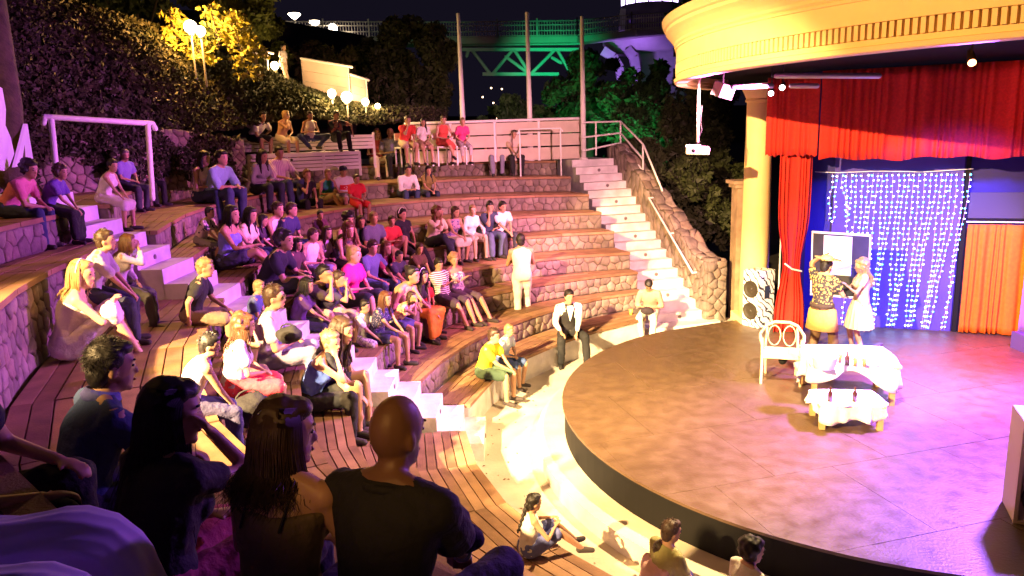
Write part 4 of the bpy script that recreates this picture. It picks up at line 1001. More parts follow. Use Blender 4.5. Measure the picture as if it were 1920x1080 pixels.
def person(hx, hy, sx, sy, label, top=(.5, .5, .5), bot=(.05, .05, .08), hair='brown', hs='short', sk='tan', sleeve=.55, leg='long', lean=14, hands='lap',
           yaw=0, z=None, k=None, S=None, female=False, foot=None, cross=False, hyaw=0, hpitch=8, stand=False, hero=False, spread=.1, shoes=None, skirt=False, pos=None,
           neck=None, extra=None, group='spectators seated on the stone tiers', drop=None, strap=False, knee_out=0, heelf=.42, face=None):
    global NP; NP += 1
    tgt = Vector((5.6, 9.6, 0))
    cL = math.cos(R_(lean))
    HT = .90*(.45+.55*cL) if not stand else 1.70
    def htop(hp_, fy_, S_):
        a1, a2 = R_(lean), R_(lean*1.25)
        l = Vector((0, math.sin(a1)*.15+math.sin(a2)*.35+.035+.06*math.sin(a1), .115+math.cos(a1)*.15+math.cos(a2)*.35+.112+.125))*S_
        return proj(hp_+Matrix.Rotation(fy_, 3, 'Z') @ l)
    def fyaw(h_): d_ = tgt-h_; return (math.atan2(-d_.x, d_.y)+R_(yaw+base_yaw)) if face is None else R_(face)
    base_yaw = -14 if (hx > 560 and pos is None) else 0
    if pos is not None: hip = Vector(pos); S = S or 1.0
    elif z is not None:
        hip = at(sx, sy, z) if not isinstance(z, tuple) else pt(sx, sy, z[1])
        if S is None: S = max(.62, min(1.28, (sy-hy)/(pm(hip)*HT)))
        for _ in range(3):
            q = htop(hip, fyaw(hip), S); hip = hip+cr*((hx-q[0])/pm(hip)*.9)
    else:
        best = None
        for kk, side_far, ro in [(a_, b_, c_) for a_ in ([k] if k else range(1, 10)) for b_ in (True, False) for c_ in (.17, .42)]:
            P_ = at(sx, sy, zt(kk)); th = math.degrees(math.atan2(P_.y-CY, P_.x-CX)) % 360
            if th < 60 or th > 300: th = 150 if side_far else 190
            th = min(max(th, 109.5), 235)
            if side_far: th = min(th, span_far(kk)[1]-1.5)
            elif kk != 7: th = max(th, span_near(kk)[0]+1.5)
            def hipat(th_): return Vector((*pol((Rk(kk, th_) if not (kk == 7 and not side_far) else Rk(8, th_)-.35)+ro, th_), zt(kk)))
            S_ = 1.0
            for _ in range(14):
                h_ = hipat(th); q = htop(h_, fyaw(h_), S_); q2 = htop(hipat(th+.5), fyaw(hipat(th+.5)), S_); g_ = (q2[0]-q[0])/.5
                if abs(g_) > .3: th += max(-6, min(6, (hx-q[0])/g_*.8))
                th = min(max(th, 109.5), 235)
                if side_far: th = min(th, span_far(kk)[1]-.9)
                elif kk != 7: th = max(th, span_near(kk)[0]+.9)
                S_ = max(.68, min(1.25, S_+(q[1]-hy)/(pm(h_)*.95)*.8))
            h_ = hipat(th); q = htop(h_, fyaw(h_), S_); qs = proj(h_)
            e = math.hypot(q[0]-hx, q[1]-hy)*1.2+math.hypot(qs[0]-sx, (qs[1]-sy)*1.2)+60*abs(math.log(S_))+(6 if ro > .2 else 0)
            if best is None or e < best[0]: best = (e, kk, th, h_, S_, q)
        e, kk, th, hip, S2, q = best; S = S2
        if math.hypot(q[0]-hx, q[1]-hy) > 12: print('MISS', label[:34], kk, round(th), round(S, 2), 'head at', [int(x) for x in q], 'want', hx, hy)
    d = tgt-hip; fy = math.atan2(-d.x, d.y)+R_(yaw+base_yaw)
    if face is not None: fy = R_(face)
    hero_v = .0095 if hero else (.014 if pm(hip)*S > 140 else .02)
    t = thing('person', label, 'person', group, loc=hip); t.rotation_euler = (0, 0, fy); t.scale = (S, S, S)
    V = Vector; rnd = random.Random(NP*13)
    sw = .155 if female else .178
    dr = (HR if drop is None else drop)/S
    # skeleton
    if stand:
        pel = V((0, 0, .94)); tv = V((0, math.sin(R_(lean)), math.cos(R_(lean))))
    else:
        pel = V((0, 0, .115)); tv = V((0, math.sin(R_(lean)), math.cos(R_(lean))))
    tv2 = V((0, math.sin(R_(lean*1.25)), math.cos(R_(lean*1.25))))
    waist = pel+tv*.15; chest = waist+tv2*.17; shl = chest+tv2*.13; nk = shl+tv2*.05
    fw = V((0, tv2.z, -tv2.y))
    hd = nk+V((0, .035+.06*math.sin(R_(lean)), .112))
    if not hero and hyaw == 0 and not stand: _r = random.Random(NP*7+1); hyaw = _r.uniform(-24, 16); hpitch = hpitch+_r.uniform(-5, 8)
    hyr, hpr = R_(hyaw), R_(hpitch)
    Hf = V((-math.sin(hyr)*math.cos(hpr), math.cos(hyr)*math.cos(hpr), -math.sin(hpr))); Hx = V((math.cos(hyr), math.sin(hyr), 0)); Hz = Hx.cross(Hf)
    if Hz.z < 0: Hz = -Hz
    sj = [shl+V((s*sw, 0, -.025)) for s in (-1, 1)]
    hj = [pel+V((s*.09, .02, -.015)) for s in (-1, 1)]
    # legs
    feet = []; knees = []
    for i, s in enumerate((-1, 1)):
        if stand:
            fpos = V((s*.1, (.16 if i else -.14)*(1 if foot is None else foot), .07+(0 if i else .0)))
            kn, fpos = ik(hj[i], fpos, .44, .44, (0, 1, 0))
        else:
            ff = heelf+rnd.uniform(-.05, .06); zf = -dr+.06
            if cross and i == 1: fpos = V((-.12, ff+.16, zf+.16))
            else: fpos = V((s*(spread+.02), ff, zf))
            if foot: fpos += V(foot[i])
            kn, fpos = ik(hj[i], fpos, .44, .43, (s*(.12+knee_out), .55, 1))
        feet.append(fpos); knees.append(kn)
    # hands
    hp = []
    modes = hands if isinstance(hands, tuple) else (hands, hands)
    for i, s in enumerate((-1, 1)):
        m = modes[i]; mid = (knees[0]+knees[1])/2
        if m == 'lap': q = mid.lerp(pel, .35)+V((s*.05, 0, .13))
        elif m == 'knee': q = knees[i]+V((-s*.02, -.04, .085))
        elif m == 'clasp': q = mid+V((s*.03, .03, .07))
        elif m == 'low': q = mid+V((s*.035, .05, -.04))
        elif m == 'chin': q = hd+Hf*.10-Hz*.12+Hx*s*.03
        elif m == 'mouth': q = hd+Hf*.13-Hz*.06+Hx*s*.02
        elif m == 'arms': q = chest+fw*.16+V((-s*.10, 0, -.10+.03*i))
        elif m == 'down': q = pel+V((s*.27, .02, .0)) if not stand else pel+V((s*.26, .04, -.12))
        elif m == 'back': q = pel+V((s*.26, -.22, -.06))
        elif m == 'up': q = hd+V((s*.14, .12, .12))
        elif m == 'out': q = shl+V((s*.42, .1, -.32))
        elif m == 'hold': q = chest+fw*.26+V((s*.05, 0, -.02))
        elif m == 'ankle': q = feet[i].lerp(knees[i], .3)+V((0, .03, .03))
        else: q = V(m)
        hint = (s*.9, -.5, -.6) if m not in ('up', 'out') else (s*1, 0, -.4)
        if m in ('chin', 'mouth'): hint = (s*.25, .45, -1)
        el, q = ik(sj[i], q, .275, .245, hint); hp.append((el, q))
    # --- body
    B = MB(); X = V((1, 0, 0))
    def torso(mb, g=0, lo=0, hi=1, wf=1):
        fwp = V((0, tv.z, -tv.y)); w = (.155 if female else .15)*wf; ch = (.145 if female else .165)
        secs = [(pel-tv*.10, X, fwp, w*.75+g, .09+g), (pel-tv*.04, X, fwp, (w+.012)+g, .115+g), (pel+tv*.05, X, fwp, (w+.01)+g, .115+g), (waist, X, fwp, (.122 if female else .138)+g, .095+g),
                (waist+tv2*.09, X, fw, (ch*.93)+g, .105+g), (chest, X, fw, ch+g, .112+g), (chest+tv2*.06, X, fw, ch+.012+g, .10+g), (shl-tv2*.01, X, fw, sw-.01+g, .075+g), (shl+tv2*.03, X, fw, sw*.55+g, .06+g), (shl+tv2*.05, X, fw, .07, .055)]
        n = len(secs); mb.loft(secs[int(lo*n):max(int(hi*n), int(lo*n)+2)])
        if female and hi > .7 and lo < .5:
            for s in (-1, 1): mb.ell(chest+V((s*.068, 0, 0))+fw*.085-tv2*.01, (.062+g, .055+g, .06+g), X, fw, tv2, 10, 6)
    torso(B)
    B.cap(nk-tv2*.03, hd-V((0, .012, .07)), .056 if not female else .047, .052 if not female else .044, 10)
    for s in (-1, 1): B.cap(nk-tv2*.01+V((s*.03, -.012, 0)), shl+V((s*sw*.8, -.005, -.005)), .042, .045, 8)
    B.ell(hd+Hz*.02, (.074, .094, .105), Hx, Hf, Hz, 14, 10)
    B.ell(hd+Hf*.032-Hz*.055, (.052, .058, .062), Hx, Hf, Hz, 12, 8)
    B.cap(hd+Hf*.086+Hz*.012, hd+Hf*.100-Hz*.024, .009, .014, 8)
    B.ell(hd+Hf*.078-Hz*.062, (.024, .016, .010), Hx, Hf, Hz, 8, 6); B.ell(hd+Hf*.072-Hz*.095, (.024, .02, .018), Hx, Hf, Hz, 8, 6)
    B.ell(hd+Hf*.078+Hz*.035, (.052, .016, .011), Hx, Hf, Hz, 8, 6)
    for s in (-1, 1): B.ell(hd+Hx*s*.077-Hf*.005-Hz*.012, (.010, .018, .030), Hx, Hf, Hz, 8, 6)
    ar = (.039, .030, .024) if female else (.047, .036, .027)
    for i, s in enumerate((-1, 1)):
        el, q = hp[i]; B.ell(sj[i], (ar[0]+.014,)*3, n=10, k=7); B.cap(sj[i], el, ar[0]+.004, ar[1]); B.cap(el, q, ar[1], ar[2]*.85)
        hv = (q-el).normalized(); side = hv.cross(V((0, 0, 1))); side = side.normalized() if side.length > .1 else V((1, 0, 0))
        pn = side.cross(hv); pc_ = q+hv*.045
        B.ell(pc_, (.036, .046, .016), side, hv, pn, 10, 6)
        for f in range(4):
            b0_ = pc_+hv*.035+side*(f-1.5)*.017; ln = (.052, .062, .058, .045)[f]; dn = pn if pn.z < 0 else -pn
            m_1 = b0_+hv*ln*.5+dn*.008; m_2 = m_1+hv*ln*.3+dn*.024; B.cap(b0_, m_1, .0092, .0085, 6, 2); B.cap(m_1, m_2, .0085, .0075, 6, 2)
        ts = side*(-s); B.cap(q+hv*.015+ts*.02, q+hv*.05+ts*.05, .011, .009, 6, 2)
    lr = (.082, .054, .040) if not female else (.084, .052, .036)
    for i, s in enumerate((-1, 1)):
        kn, fp = knees[i], feet[i]; B.cap(hj[i], kn, lr[0], lr[1]); cf_ = kn.lerp(fp, .35); B.cap(kn, cf_, lr[1], lr[1]*.98); B.cap(cf_, fp, lr[1]*.98, lr[2]*.9)
        fd = V((s*.25, 1, 0)).normalized() if not (cross and i == 1) else V((s*.1, 1, -.25)).normalized()
        B.cap(fp-fd*.03-U*.015, fp+fd*.13-U*.035, .036, .026, 8)
    remesh(B.build('body', skin(sk), t, True), hero_v, 3)
    # --- upper garment
    if top is not None:
        G = MB(); torso(G, .014, 0 if not stand else 0, 1 if not strap else .72, 1.0)
        if sleeve > 0:
            for i in (0, 1):
                el, q = hp[i]; G.ell(sj[i]-U*.006, (ar[0]+.017,)*3, n=10, k=7); G.cap(nk-tv2*.02+V(((-1, 1)[i]*.05, -.01, -.02)), sj[i]+V((0, 0, .0)), .060, .06, 8)
                if sleeve <= 1: G.cap(sj[i], sj[i].lerp(el, sleeve), ar[0]+.020, ar[0]+.022)
                else: G.cap(sj[i], el, ar[0]+.020, ar[1]+.018); G.cap(el, el.lerp(q, sleeve-1), ar[1]+.018, ar[2]+.014)
        g = remesh(G.build('top', cl(top), t, True), hero_v*1.05, 3, .028 if not hero else .022, .10)
    # --- lower garment
    Gm = MB()
    fwp = V((0, tv.z, -tv.y))
    Gm.loft([(pel-tv*.09, X, fwp, .15, .11), (pel-tv*.02, X, fwp, .185, .135), (pel+tv*.05, X, fwp, .178, .13), (pel+tv*.10, X, fwp, .155, .115)])
    fr_ = {'long': 1.92, 'shorts': .86, 'capri': 1.45, 'mini': .6, 'midi': 1.15, 'maxi': 1.85}[leg]
    for i, s in enumerate((-1, 1)):
        kn, fp = knees[i], feet[i]; fl_ = .02 if leg == 'long' else .03
        if fr_ <= 1: Gm.cap(hj[i], hj[i].lerp(kn, fr_), lr[0]+.02, lr[1]+.028+fl_*.5)
        else: Gm.cap(hj[i], kn, lr[0]+.018, lr[1]+.02); Gm.cap(kn, kn.lerp(fp, fr_-1), lr[1]+.02, lr[2]+.024)
    if skirt:
        n_ = 6
        for q_ in range(n_+1):
            f = q_/n_*min(1, fr_)
            a_, b2_ = hj[0].lerp(knees[0], f), hj[1].lerp(knees[1], f); Gm.cap(a_, b2_, .085, .085, 8, 2)
        if fr_ > 1:
            for q_ in range(n_+1):
                f = q_/n_*(fr_-1); a_, b2_ = knees[0].lerp(feet[0], f), knees[1].lerp(feet[1], f); Gm.cap(a_, b2_, .07, .07, 8, 2)
    if bot is not None: remesh(Gm.build('skirt' if skirt else ('trousers' if leg in ('long', 'capri') else 'shorts'), cl(bot), t, True), hero_v*1.1, 3, .03, .09)
    # --- shoes
    for i, s in enumerate((-1, 1)):
        fp = feet[i]; fd = V((s*.25, 1, 0)).normalized() if not (cross and i == 1) else V((s*.1, 1, -.25)).normalized()
        mb = MB().cap(fp-fd*.035-U*.02, fp+fd*.14-U*.035, .044, .034, 10); mb.build('shoe', cl(shoes or (.04, .03, .03)), t, True)
    # --- hair
    if hs != 'bald':
        Hr = MB(); vx = .009 if hero else .014
        Hr.ell(hd-Hf*.020+Hz*.038, (.085, .094, .098), Hx, Hf, Hz, 16, 10)
        Hr.ell(hd-Hf*.05-Hz*.02, (.072, .058, .082), Hx, Hf, Hz, 14, 8)
        Hr.ell(hd+Hf*.03+Hz*.088, (.066, .06, .036), Hx, Hf, Hz, 12, 8)
        if hs in ('long', 'pony', 'curlylong', 'bob', 'wet'):
            ln = {'bob': .17, 'long': .34, 'curlylong': .3, 'pony': .05, 'wet': .15}[hs]
            for s in (-1, -.5, 0, .5, 1):
                a_ = hd+Hx*s*.066-Hf*(.058-abs(s)*.055)+Hz*.03; b1 = a_-U*.15-Hf*.015+Hx*s*.014; b2_ = a_-U*(ln)-V((0, 1, 0))*(.035 if abs(s) < .9 else -.02)+Hx*s*.03
                r1 = .038 if abs(s) < .9 else .024
                Hr.cap(a_, b1, r1, r1*.95)
                if ln > .2: Hr.cap(b1, b2_, r1*.95, r1*.55)
        px_ = pm(hip)*S
        if hs in ('wet', 'long', 'bob', 'curlylong') and px_ > 95:
            nst = 1500 if hero else 110; SM = MB(); rr0 = .0019 if hero else .006; wav = {'curlylong': .022, 'wet': .019}.get(hs, .010)
            base_l = {'bob': .10, 'long': .34, 'wet': .10, 'curlylong': .24}[hs]
            for q_ in range(nst):
                a0 = rnd.uniform(-1, 1)*2.15
                d0 = Hx*math.sin(a0)*.088-Hf*math.cos(a0)*.098
                p_ = [hd-Hf*.01+Hz*(.136-.03*abs(math.sin(a0)))+d0*.15*rnd.random(), hd-Hf*.015+d0*.72+Hz*.105, hd-Hf*.015+d0*.98+Hz*.05, hd-Hf*.015+d0*rnd.uniform(1.02, 1.1)-Hz*.02, hd-Hf*.02+d0*(1.05+.2*rnd.random())-U*.11]
                ln_ = base_l*rnd.uniform(.7, 1.15); gx, gy = rnd.gauss(0, .006), rnd.gauss(0, .005); ph_ = rnd.uniform(0, 6)
                for i_ in range(6):
                    p_.append(p_[-1]-U*ln_/6-Hf*.004+V((gx+wav*math.sin(ph_+i_*1.9)*.6, gy+wav*math.cos(ph_+i_*1.6)*.6-.010*(i_ < 3), 0)))
                vv = []; m_n = len(p_)
                for i_, c_ in enumerate(p_):
                    r_ = rr0*(1-.7*max(0, i_-3)/(m_n-3)); vv += [c_+V((r_, 0, 0)), c_+V((-r_*.5, r_*.87, 0)), c_+V((-r_*.5, -r_*.87, 0))]
                SM.add(vv, [(3*a_+b_, 3*a_+(b_+1) % 3, 3*a_+3+(b_+1) % 3, 3*a_+3+b_) for a_ in range(m_n-1) for b_ in range(3)])
            SM.build('hair_strands', hairm(hair), t, True)
        if hs in ('short', 'afro', 'curly') and px_ > 110:
            nst = 1500 if hero else 160; SM = MB(); rr0 = .0022 if hero else .006
            for q_ in range(nst):
                d_ = V((rnd.gauss(0, 1), rnd.gauss(0, 1)-.35, rnd.gauss(0, 1)+.45)).normalized()
                if d_.y > .35 and d_.z < .75: continue
                if d_.z < -.5: continue
                c_ = hd-Hf*.018+Hz*.036+Hx*d_.x*.082+Hf*d_.y*.092+Hz*d_.z*.095; o_ = (Hx*d_.x+Hf*(d_.y+.25)+Hz*(d_.z-.35)).normalized()*rnd.uniform(.012, .026)+V((rnd.gauss(0, .006), rnd.gauss(0, .006), 0))
                SM.add([c_+V((rr0, 0, 0)), c_+V((-rr0, rr0, 0)), c_+V((0, -rr0, rr0)), c_+o_], [(0, 1, 3), (1, 2, 3), (2, 0, 3)])
            SM.build('hair_strands', hairm(hair), t)
        if hs == 'pony': a_ = hd-Hf*.10+Hz*.05; Hr.ell(a_, (.035,)*3); Hr.cap(a_, a_-Hf*.06-U*.16, .032, .014)
        if hs == 'bun': Hr.ell(hd-Hf*.09+Hz*.09, (.045,)*3)
        if hs in ('curly', 'curlylong', 'afro'):
            for q_ in range(60):
                d_ = V((rnd.gauss(0, 1), rnd.gauss(0, 1)-.35, rnd.gauss(0, 1)+.35)).normalized()
                c_ = hd-Hf*.03+Hz*.03+Hx*d_.x*.098+Hf*d_.y*.10+Hz*d_.z*.105
                if d_.y > .45 and d_.z < .5: continue
                Hr.ell(c_, (rnd.uniform(.018, .032),)*3, n=8, k=6)
            if hs == 'curlylong':
                for q_ in range(70): Hr.ell(hd-Hf*.06-U*rnd.uniform(.05, .30)+Hx*rnd.uniform(-.11, .11)-Hf*rnd.uniform(-.04, .03), (rnd.uniform(.016, .03),)*3, n=8, k=6)
        ho = Hr.build('hair', hairm(hair), t, True); remesh(ho, vx, 2 if 'curly' not in hs else 1, .014 if 'curly' not in hs else .008, .035)
    if hs == 'cap':
        pass
    # eyes and brows for faces one can see
    for s in (-1, 1):
        c_ = hd+Hx*s*.031+Hf*.079+Hz*.012
        MB().ell(c_, (.013, .009, .007), Hx, Hf, Hz, 8, 5).build('eye', mat('eye_dark', (.03, .02, .015), .25), t, True)
        MB().ell(c_+Hz*.026-Hf*.0+Hf*.006, (.017, .008, .0045), Hx, Hf, Hz, 8, 5).build('eyebrow', hairm(hair if hair != 'blond' else 'light'), t, True)
    MB().ell(hd+Hf*.091-Hz*.060, (.021, .008, .0065), Hx, Hf, Hz, 10, 5).build('lips', mat('lips', (.38, .12, .10), .5), t, True)
    info = dict(t=t, hd=hd, Hf=Hf, Hx=Hx, Hz=Hz, hp=hp, knees=knees, feet=feet, chest=chest, fw=fw, tv=tv2, pel=pel, shl=shl, sj=sj, S=S, hip=hip, nk=nk)
    if extra:
        for e in extra.split(','):
            if e == 'cap':
                c_ = hd+Hz*.062; MB().ell(c_-Hf*.005, (.093, .104, .075), Hx, Hf, Hz, 16, 8).build('cap', cl((.02, .02, .07)), t, True)
                MB().add([c_+Hx*x+Hf*y+Hz*z_ for x, y, z_ in ((-.07, .08, -.01), (.07, .08, -.01), (.055, .17, -.02), (-.055, .17, -.02), (-.07, .08, .0), (.07, .08, .0), (.055, .17, -.012), (-.055, .17, -.012))],
                    [(0, 3, 2, 1), (4, 5, 6, 7), (0, 1, 5, 4), (1, 2, 6, 5), (2, 3, 7, 6), (3, 0, 4, 7)]).build('cap_peak', cl((.02, .02, .07)), t)
            if e == 'whitecap': MB().ell(hd+Hz*.055-Hf*.005, (.092, .104, .08), Hx, Hf, Hz, 16, 8).build('sun_hat', cl((.8, .78, .7)), t, True)
            if e == 'moustache': MB().ell(hd+Hf*.1-Hz*.045, (.03, .008, .009), Hx, Hf, Hz, 10, 5).build('moustache', hairm('black'), t, True)
            if e == 'glasses':
                for s in (-1, 1): MB().lathe((0, 0, 0), [(.022, 0), (.024, .002), (.022, .004)], 12).build('lens', mat('dark_lens', (.03, .03, .04), .1), t).matrix_local = Matrix.Translation(hd+Hx*s*.031+Hf*.094+Hz*.01) @ Hf.to_track_quat('Z', 'Y').to_matrix().to_4x4()
            if e == 'band': 
                c_ = hd+Hz*.03-Hf*.01; mb = MB()
                for q_ in range(9):
                    a0 = math.pi*q_/9; a1 = math.pi*(q_+1)/9; mb.cap(c_+Hx*.092*math.cos(a0)+Hz*.105*math.sin(a0), c_+Hx*.092*math.cos(a1)+Hz*.105*math.sin(a1), .007, .007, 6, 1)
                mb.build('hair_band', cl((.75, .7, .65)), t, True)
            if e == 'redband': # red chest band with a white crescent and star
                for s_, w_, h_, mm, off in ((0, .125, .055, cl((.7, .02, .03)), .128),):
                    c_ = chest+fw*off-tv2*.05; mb = MB(); vv = []
                    for q_ in range(9):
                        a0 = (q_/8-.5)*1.6; x = .172*math.sin(a0); y = (.135)*math.cos(a0)-.135
                        for zz in (-h_, h_): vv.append(c_+X*x+fw*(y+.016)+tv2*zz)
                    mb.add(vv, [(2*i, 2*i+2, 2*i+3, 2*i+1) for i in range(8)]).build('chest_band', mm, t, True)
                    vv = []
                    for q_ in range(13):
                        a0 = R_(40)+R_(280)*q_/12; 
                        for r_, ox in ((.034, 0), (.027, .009)): vv.append(c_+fw*.020+X*(-.012+ox+r_*math.cos(a0))+tv2*(r_*math.sin(a0)*.98))
                    MB().add(vv, [(2*i, 2*i+1, 2*i+3, 2*i+2) for i in range(12)]).build('crescent', cl((.85, .83, .83)), t)
                    vv = [c_+fw*.021+X*(.030+(.016 if i % 2 == 0 else .0065)*math.cos(R_(36*i)))+tv2*((.016 if i % 2 == 0 else .0065)*math.sin(R_(36*i))) for i in range(10)]
                    MB().add(vv, [tuple(range(10))]).build('star', cl((.85, .83, .83)), t)
            if e == 'vest':
                G = MB()
                G.loft([(pel+tv*.04, X, fwp, .182, .14), (waist, X, fwp, .165, .122), (chest, X, fw, .19, .138), (chest+tv2*.07, X, fw, .17, .118), (shl+tv2*.01, X, fw, .12, .085), (shl+tv2*.05, X, fw, .085, .065)])
                remesh(G.build('waistcoat', cl((.015, .013, .015)), t, True), .014, 2)
                mb = MB(); mb.add([chest+fw*.145+tv2*.14+X*-.06, chest+fw*.145+tv2*.14+X*.06, chest+fw*.158-tv2*.1, chest+fw*.10+tv2*.17+X*.05, chest+fw*.10+tv2*.17-X*.05], [(0, 2, 1), (0, 1, 3, 4)]).build('shirt_front', cl((.8, .78, .74)), t)
            if e == 'tie': pass
            if e == 'phone': q = (hp[0][1]+hp[1][1])/2; MB().box((-.03, .0, 0), (.03, .01, .1)).build('phone', mat('phone_grey', (.2, .2, .25), .3), t).location = q+V((0, .05, .02))
    return info

W = (.78, .76, .74); BLK = (.012, .012, .014); JEAN = (.035, .05, .12); KH = (.32, .25, .16)
# top platform bench
ZS = zp+.44
def bz(px, py): return ('d', 17.2)
person(492, 204, 462, 266, 'man in white shirt and dark shorts bending forward on the slatted bench', W, BLK, 'black', 'short', lean=38, hands=('down', 'low'), leg='shorts', z=(0, 16.9), drop=.42, group='people on the white slatted bench')
person(535, 205, 545, 266, 'fair-haired woman in sleeveless top with hand at her chin on the slatted bench', (.6, .35, .2), (.6, .5, .4), 'blond', 'short', lean=20, hands=('lap', 'chin'), sleeve=0, leg='shorts', z=(0, 16.9), drop=.42, female=True, group='people on the white slatted bench')
person(580, 207, 592, 267, 'woman in white tank top sitting cross-legged on the slatted bench', (.75, .68, .6), JEAN, 'brown', 'short', lean=8, hands='lap', sleeve=0, z=(0, 17), drop=.15, heelf=.25, knee_out=1.2, female=True, group='people on the white slatted bench')
person(630, 206, 640, 267, 'man in dark printed shirt drinking at the right end of the slatted bench', ('blotch', (.03, .04, .05), (.35, .12, .08), 9), BLK, 'black', 'short', sk='olive', lean=4, hands=('out', 'mouth'), z=(0, 17.1), drop=.2, heelf=.5, group='people on the white slatted bench')
person(706, 241, 708, 299, 'woman in coral top and cream trousers on the top stone edge', (.75, .14, .12), (.72, .6, .45), 'light', 'bob', sk='fair', k=9, female=True, lean=12, sleeve=0)
person(731, 239, 738, 297, 'balding man in blue and white striped polo beside the coral-top woman', ('stripes', (.6, .58, .68), (.08, .1, .3), 14), BLK, 'grey', 'bald', k=9, lean=12)
WCH = []
def chair_at(px, py, label):
    p = at(px, py, zp); t = thing('plastic_chair', label, 'chair', 'white chairs on the top platform', loc=(p.x, p.y, zp)); d = Vector((5.6, 9.6, 0))-p; t.rotation_euler = (0, 0, math.atan2(-d.x, d.y))
    MB().box((-.22, -.2, .40), (.22, .22, .43)).build('seat', slatm, t)
    for x in (-.2, .2):
        for y in (-.18, .2): MB().beam((x, y, 0), (x, y, .4), .035, .035, (0, 1, 0)).build('leg', slatm, t)
        MB().beam((x, -.19, .43), (x, -.23, .8), .03, .03, (0, 1, 0)).build('back_post', slatm, t)
    MB().box((-.2, -.235, .62), (.2, -.21, .8)).build('back_rest', slatm, t)
    return p
for (hx, hy, sx, sy, kw, cl_) in (
    (764, 214, 760, 275, dict(label='man in red shirt and beige shorts leaning, hand at mouth, on the top platform', top=(.7, .05, .04), bot=(.55, .42, .3), hair='brown', lean=24, hands=('low', 'chin'), leg='shorts'), 'white chair under the man in the red shirt'),
    (793, 220, 796, 274, dict(label='dark-haired girl in white short-sleeved top between two red-clad people', top=W, bot=(.5, .3, .2), hair='black', hs='long', female=True, leg='shorts', lean=12), 'white chair under the girl in white'),
    (831, 214, 838, 274, dict(label='woman in red dress with crossed legs on the top platform', top=(.65, .08, .06), bot=(.65, .08, .06), hair='brown', hs='bun', female=True, leg='midi', skirt=True, cross=True, sleeve=0), 'white chair under the woman in the red dress'),
    (867, 219, 871, 273, dict(label='short-haired woman in hot pink top by the leftmost flagpole', top=(.75, .05, .22), bot=(.45, .4, .4), hair='light', female=True, leg='capri'), 'white chair nearest the leftmost flagpole')):
    z0 = zp+.44; hipp = at(sx, sy, z0)
    # keep them on the platform
    f = (17.6)/((hipp-CAM).dot(cf)); hipp = pt(sx, sy, 17.9); z0 = hipp.z
    lb = kw.pop('label'); info = person(hx, hy, sx, sy, lb, z=(0, 17.9), drop=.43, group='people on chairs on the top platform', **kw)
    t = thing('plastic_chair', cl_, 'chair', 'white chairs on the top platform', loc=(info['hip'].x, info['hip'].y, zp)); t.rotation_euler = info['t'].rotation_euler
    hs_ = info['hip'].z-zp
    MB().box((-.2, -.2, hs_-.035), (.2, .2, hs_-.005)).build('seat', slatm, t)
    for x in (-.18, .18):
        for y in (-.18, .18): MB().beam((x, y, 0), (x, y, hs_-.036), .03, .03, (0, 1, 0)).build('leg', slatm, t)
    MB().box((-.18, -.225, hs_+.15), (.18, -.2, hs_+.32)).build('back_rest', slatm, t)
person(925, 243, 931, 300, 'woman in maroon printed top seated just left of the middle flagpole', ('blotch', (.45, .06, .08), (.1, .02, .04), 16), (.22, .22, .3), 'black', 'bob', female=True, k=9, sleeve=0)
person(963, 243, 966, 300, 'man in beige shirt and black trousers with clasped hands near the middle flagpole', (.55, .42, .28), BLK, 'grey', 'short', k=9, hands='clasp', lean=12)
# upper left
person(382, 283, 378, 366, 'long-haired woman in pinkish white top, left one of the jeans pair', (.75, .6, .65), JEAN, 'black', 'long', female=True, sleeve=0, lean=10)
person(415, 281, 414, 364, 'man in light blue shirt and jeans, hands clasped, beside the long-haired woman', (.25, .38, .55), JEAN, 'black', 'short', lean=20, hands='clasp', sleeve=.9)
person(491, 280, 482, 362, 'dark-haired woman in grey jacket and dark jeans', (.3, .28, .36), (.03, .035, .08), 'black', 'long', female=True, sleeve=1.9, lean=14)
person(523, 273, 524, 358, 'man in pale plaid shirt seated right behind the grey-jacket woman', ('stripes', (.75, .6, .62), (.5, .35, .45), 9, 'X'), JEAN, 'black', 'short', sk='olive', lean=8, hands='knee', sleeve=1.0)
person(575, 317, 570, 396, 'woman in black resting her chin, left of the teal and blue top', BLK, BLK, 'auburn', 'short', female=True, lean=22, hands=('low', 'chin'), sleeve=.3)
person(614, 317, 608, 385, 'woman in teal and blue top with beige skirt beside the man in the cap', ('blotch', (.02, .25, .25), (.05, .1, .4), 5), KH, 'light', 'short', female=True, lean=14, leg='shorts', sleeve=0, cross=True)
person(643, 311, 642, 378, 'youth in dark cap and white shirt with a red chest band', W, (.5, .45, .4), 'black', 'short', lean=8, leg='shorts', extra='cap,redband')
person(668, 327, 669, 380, 'small boy in red football shirt beside the youth in the cap', (.75, .03, .05), (.7, .03, .05), 'brown', 'short', lean=8, leg='shorts')
person(765, 309, 765, 366, 'man in white shirt with rolled sleeves, left one of a lone pair', W, JEAN, 'black', 'short', lean=28, hands='clasp', sleeve=1.4)
person(803, 311, 801, 364, 'woman in olive top and dark jeans, right one of a lone pair', (.22, .17, .04), (.03, .035, .07), 'black', 'long', female=True, lean=18, hands='clasp', sleeve=.5)
person(54, 300, 40, 402, 'man in pink shirt leaning with hands together at the upper left', (.7, .2, .3), JEAN, 'black', 'afro', lean=32, hands='clasp', sleeve=.6, k=9)
person(116, 308, 104, 396, 'curly-haired woman in violet top and long black skirt at the upper left', (.14, .07, .35), BLK, 'brown', 'curly', female=True, lean=26, hands='clasp', leg='maxi', skirt=True, k=9)
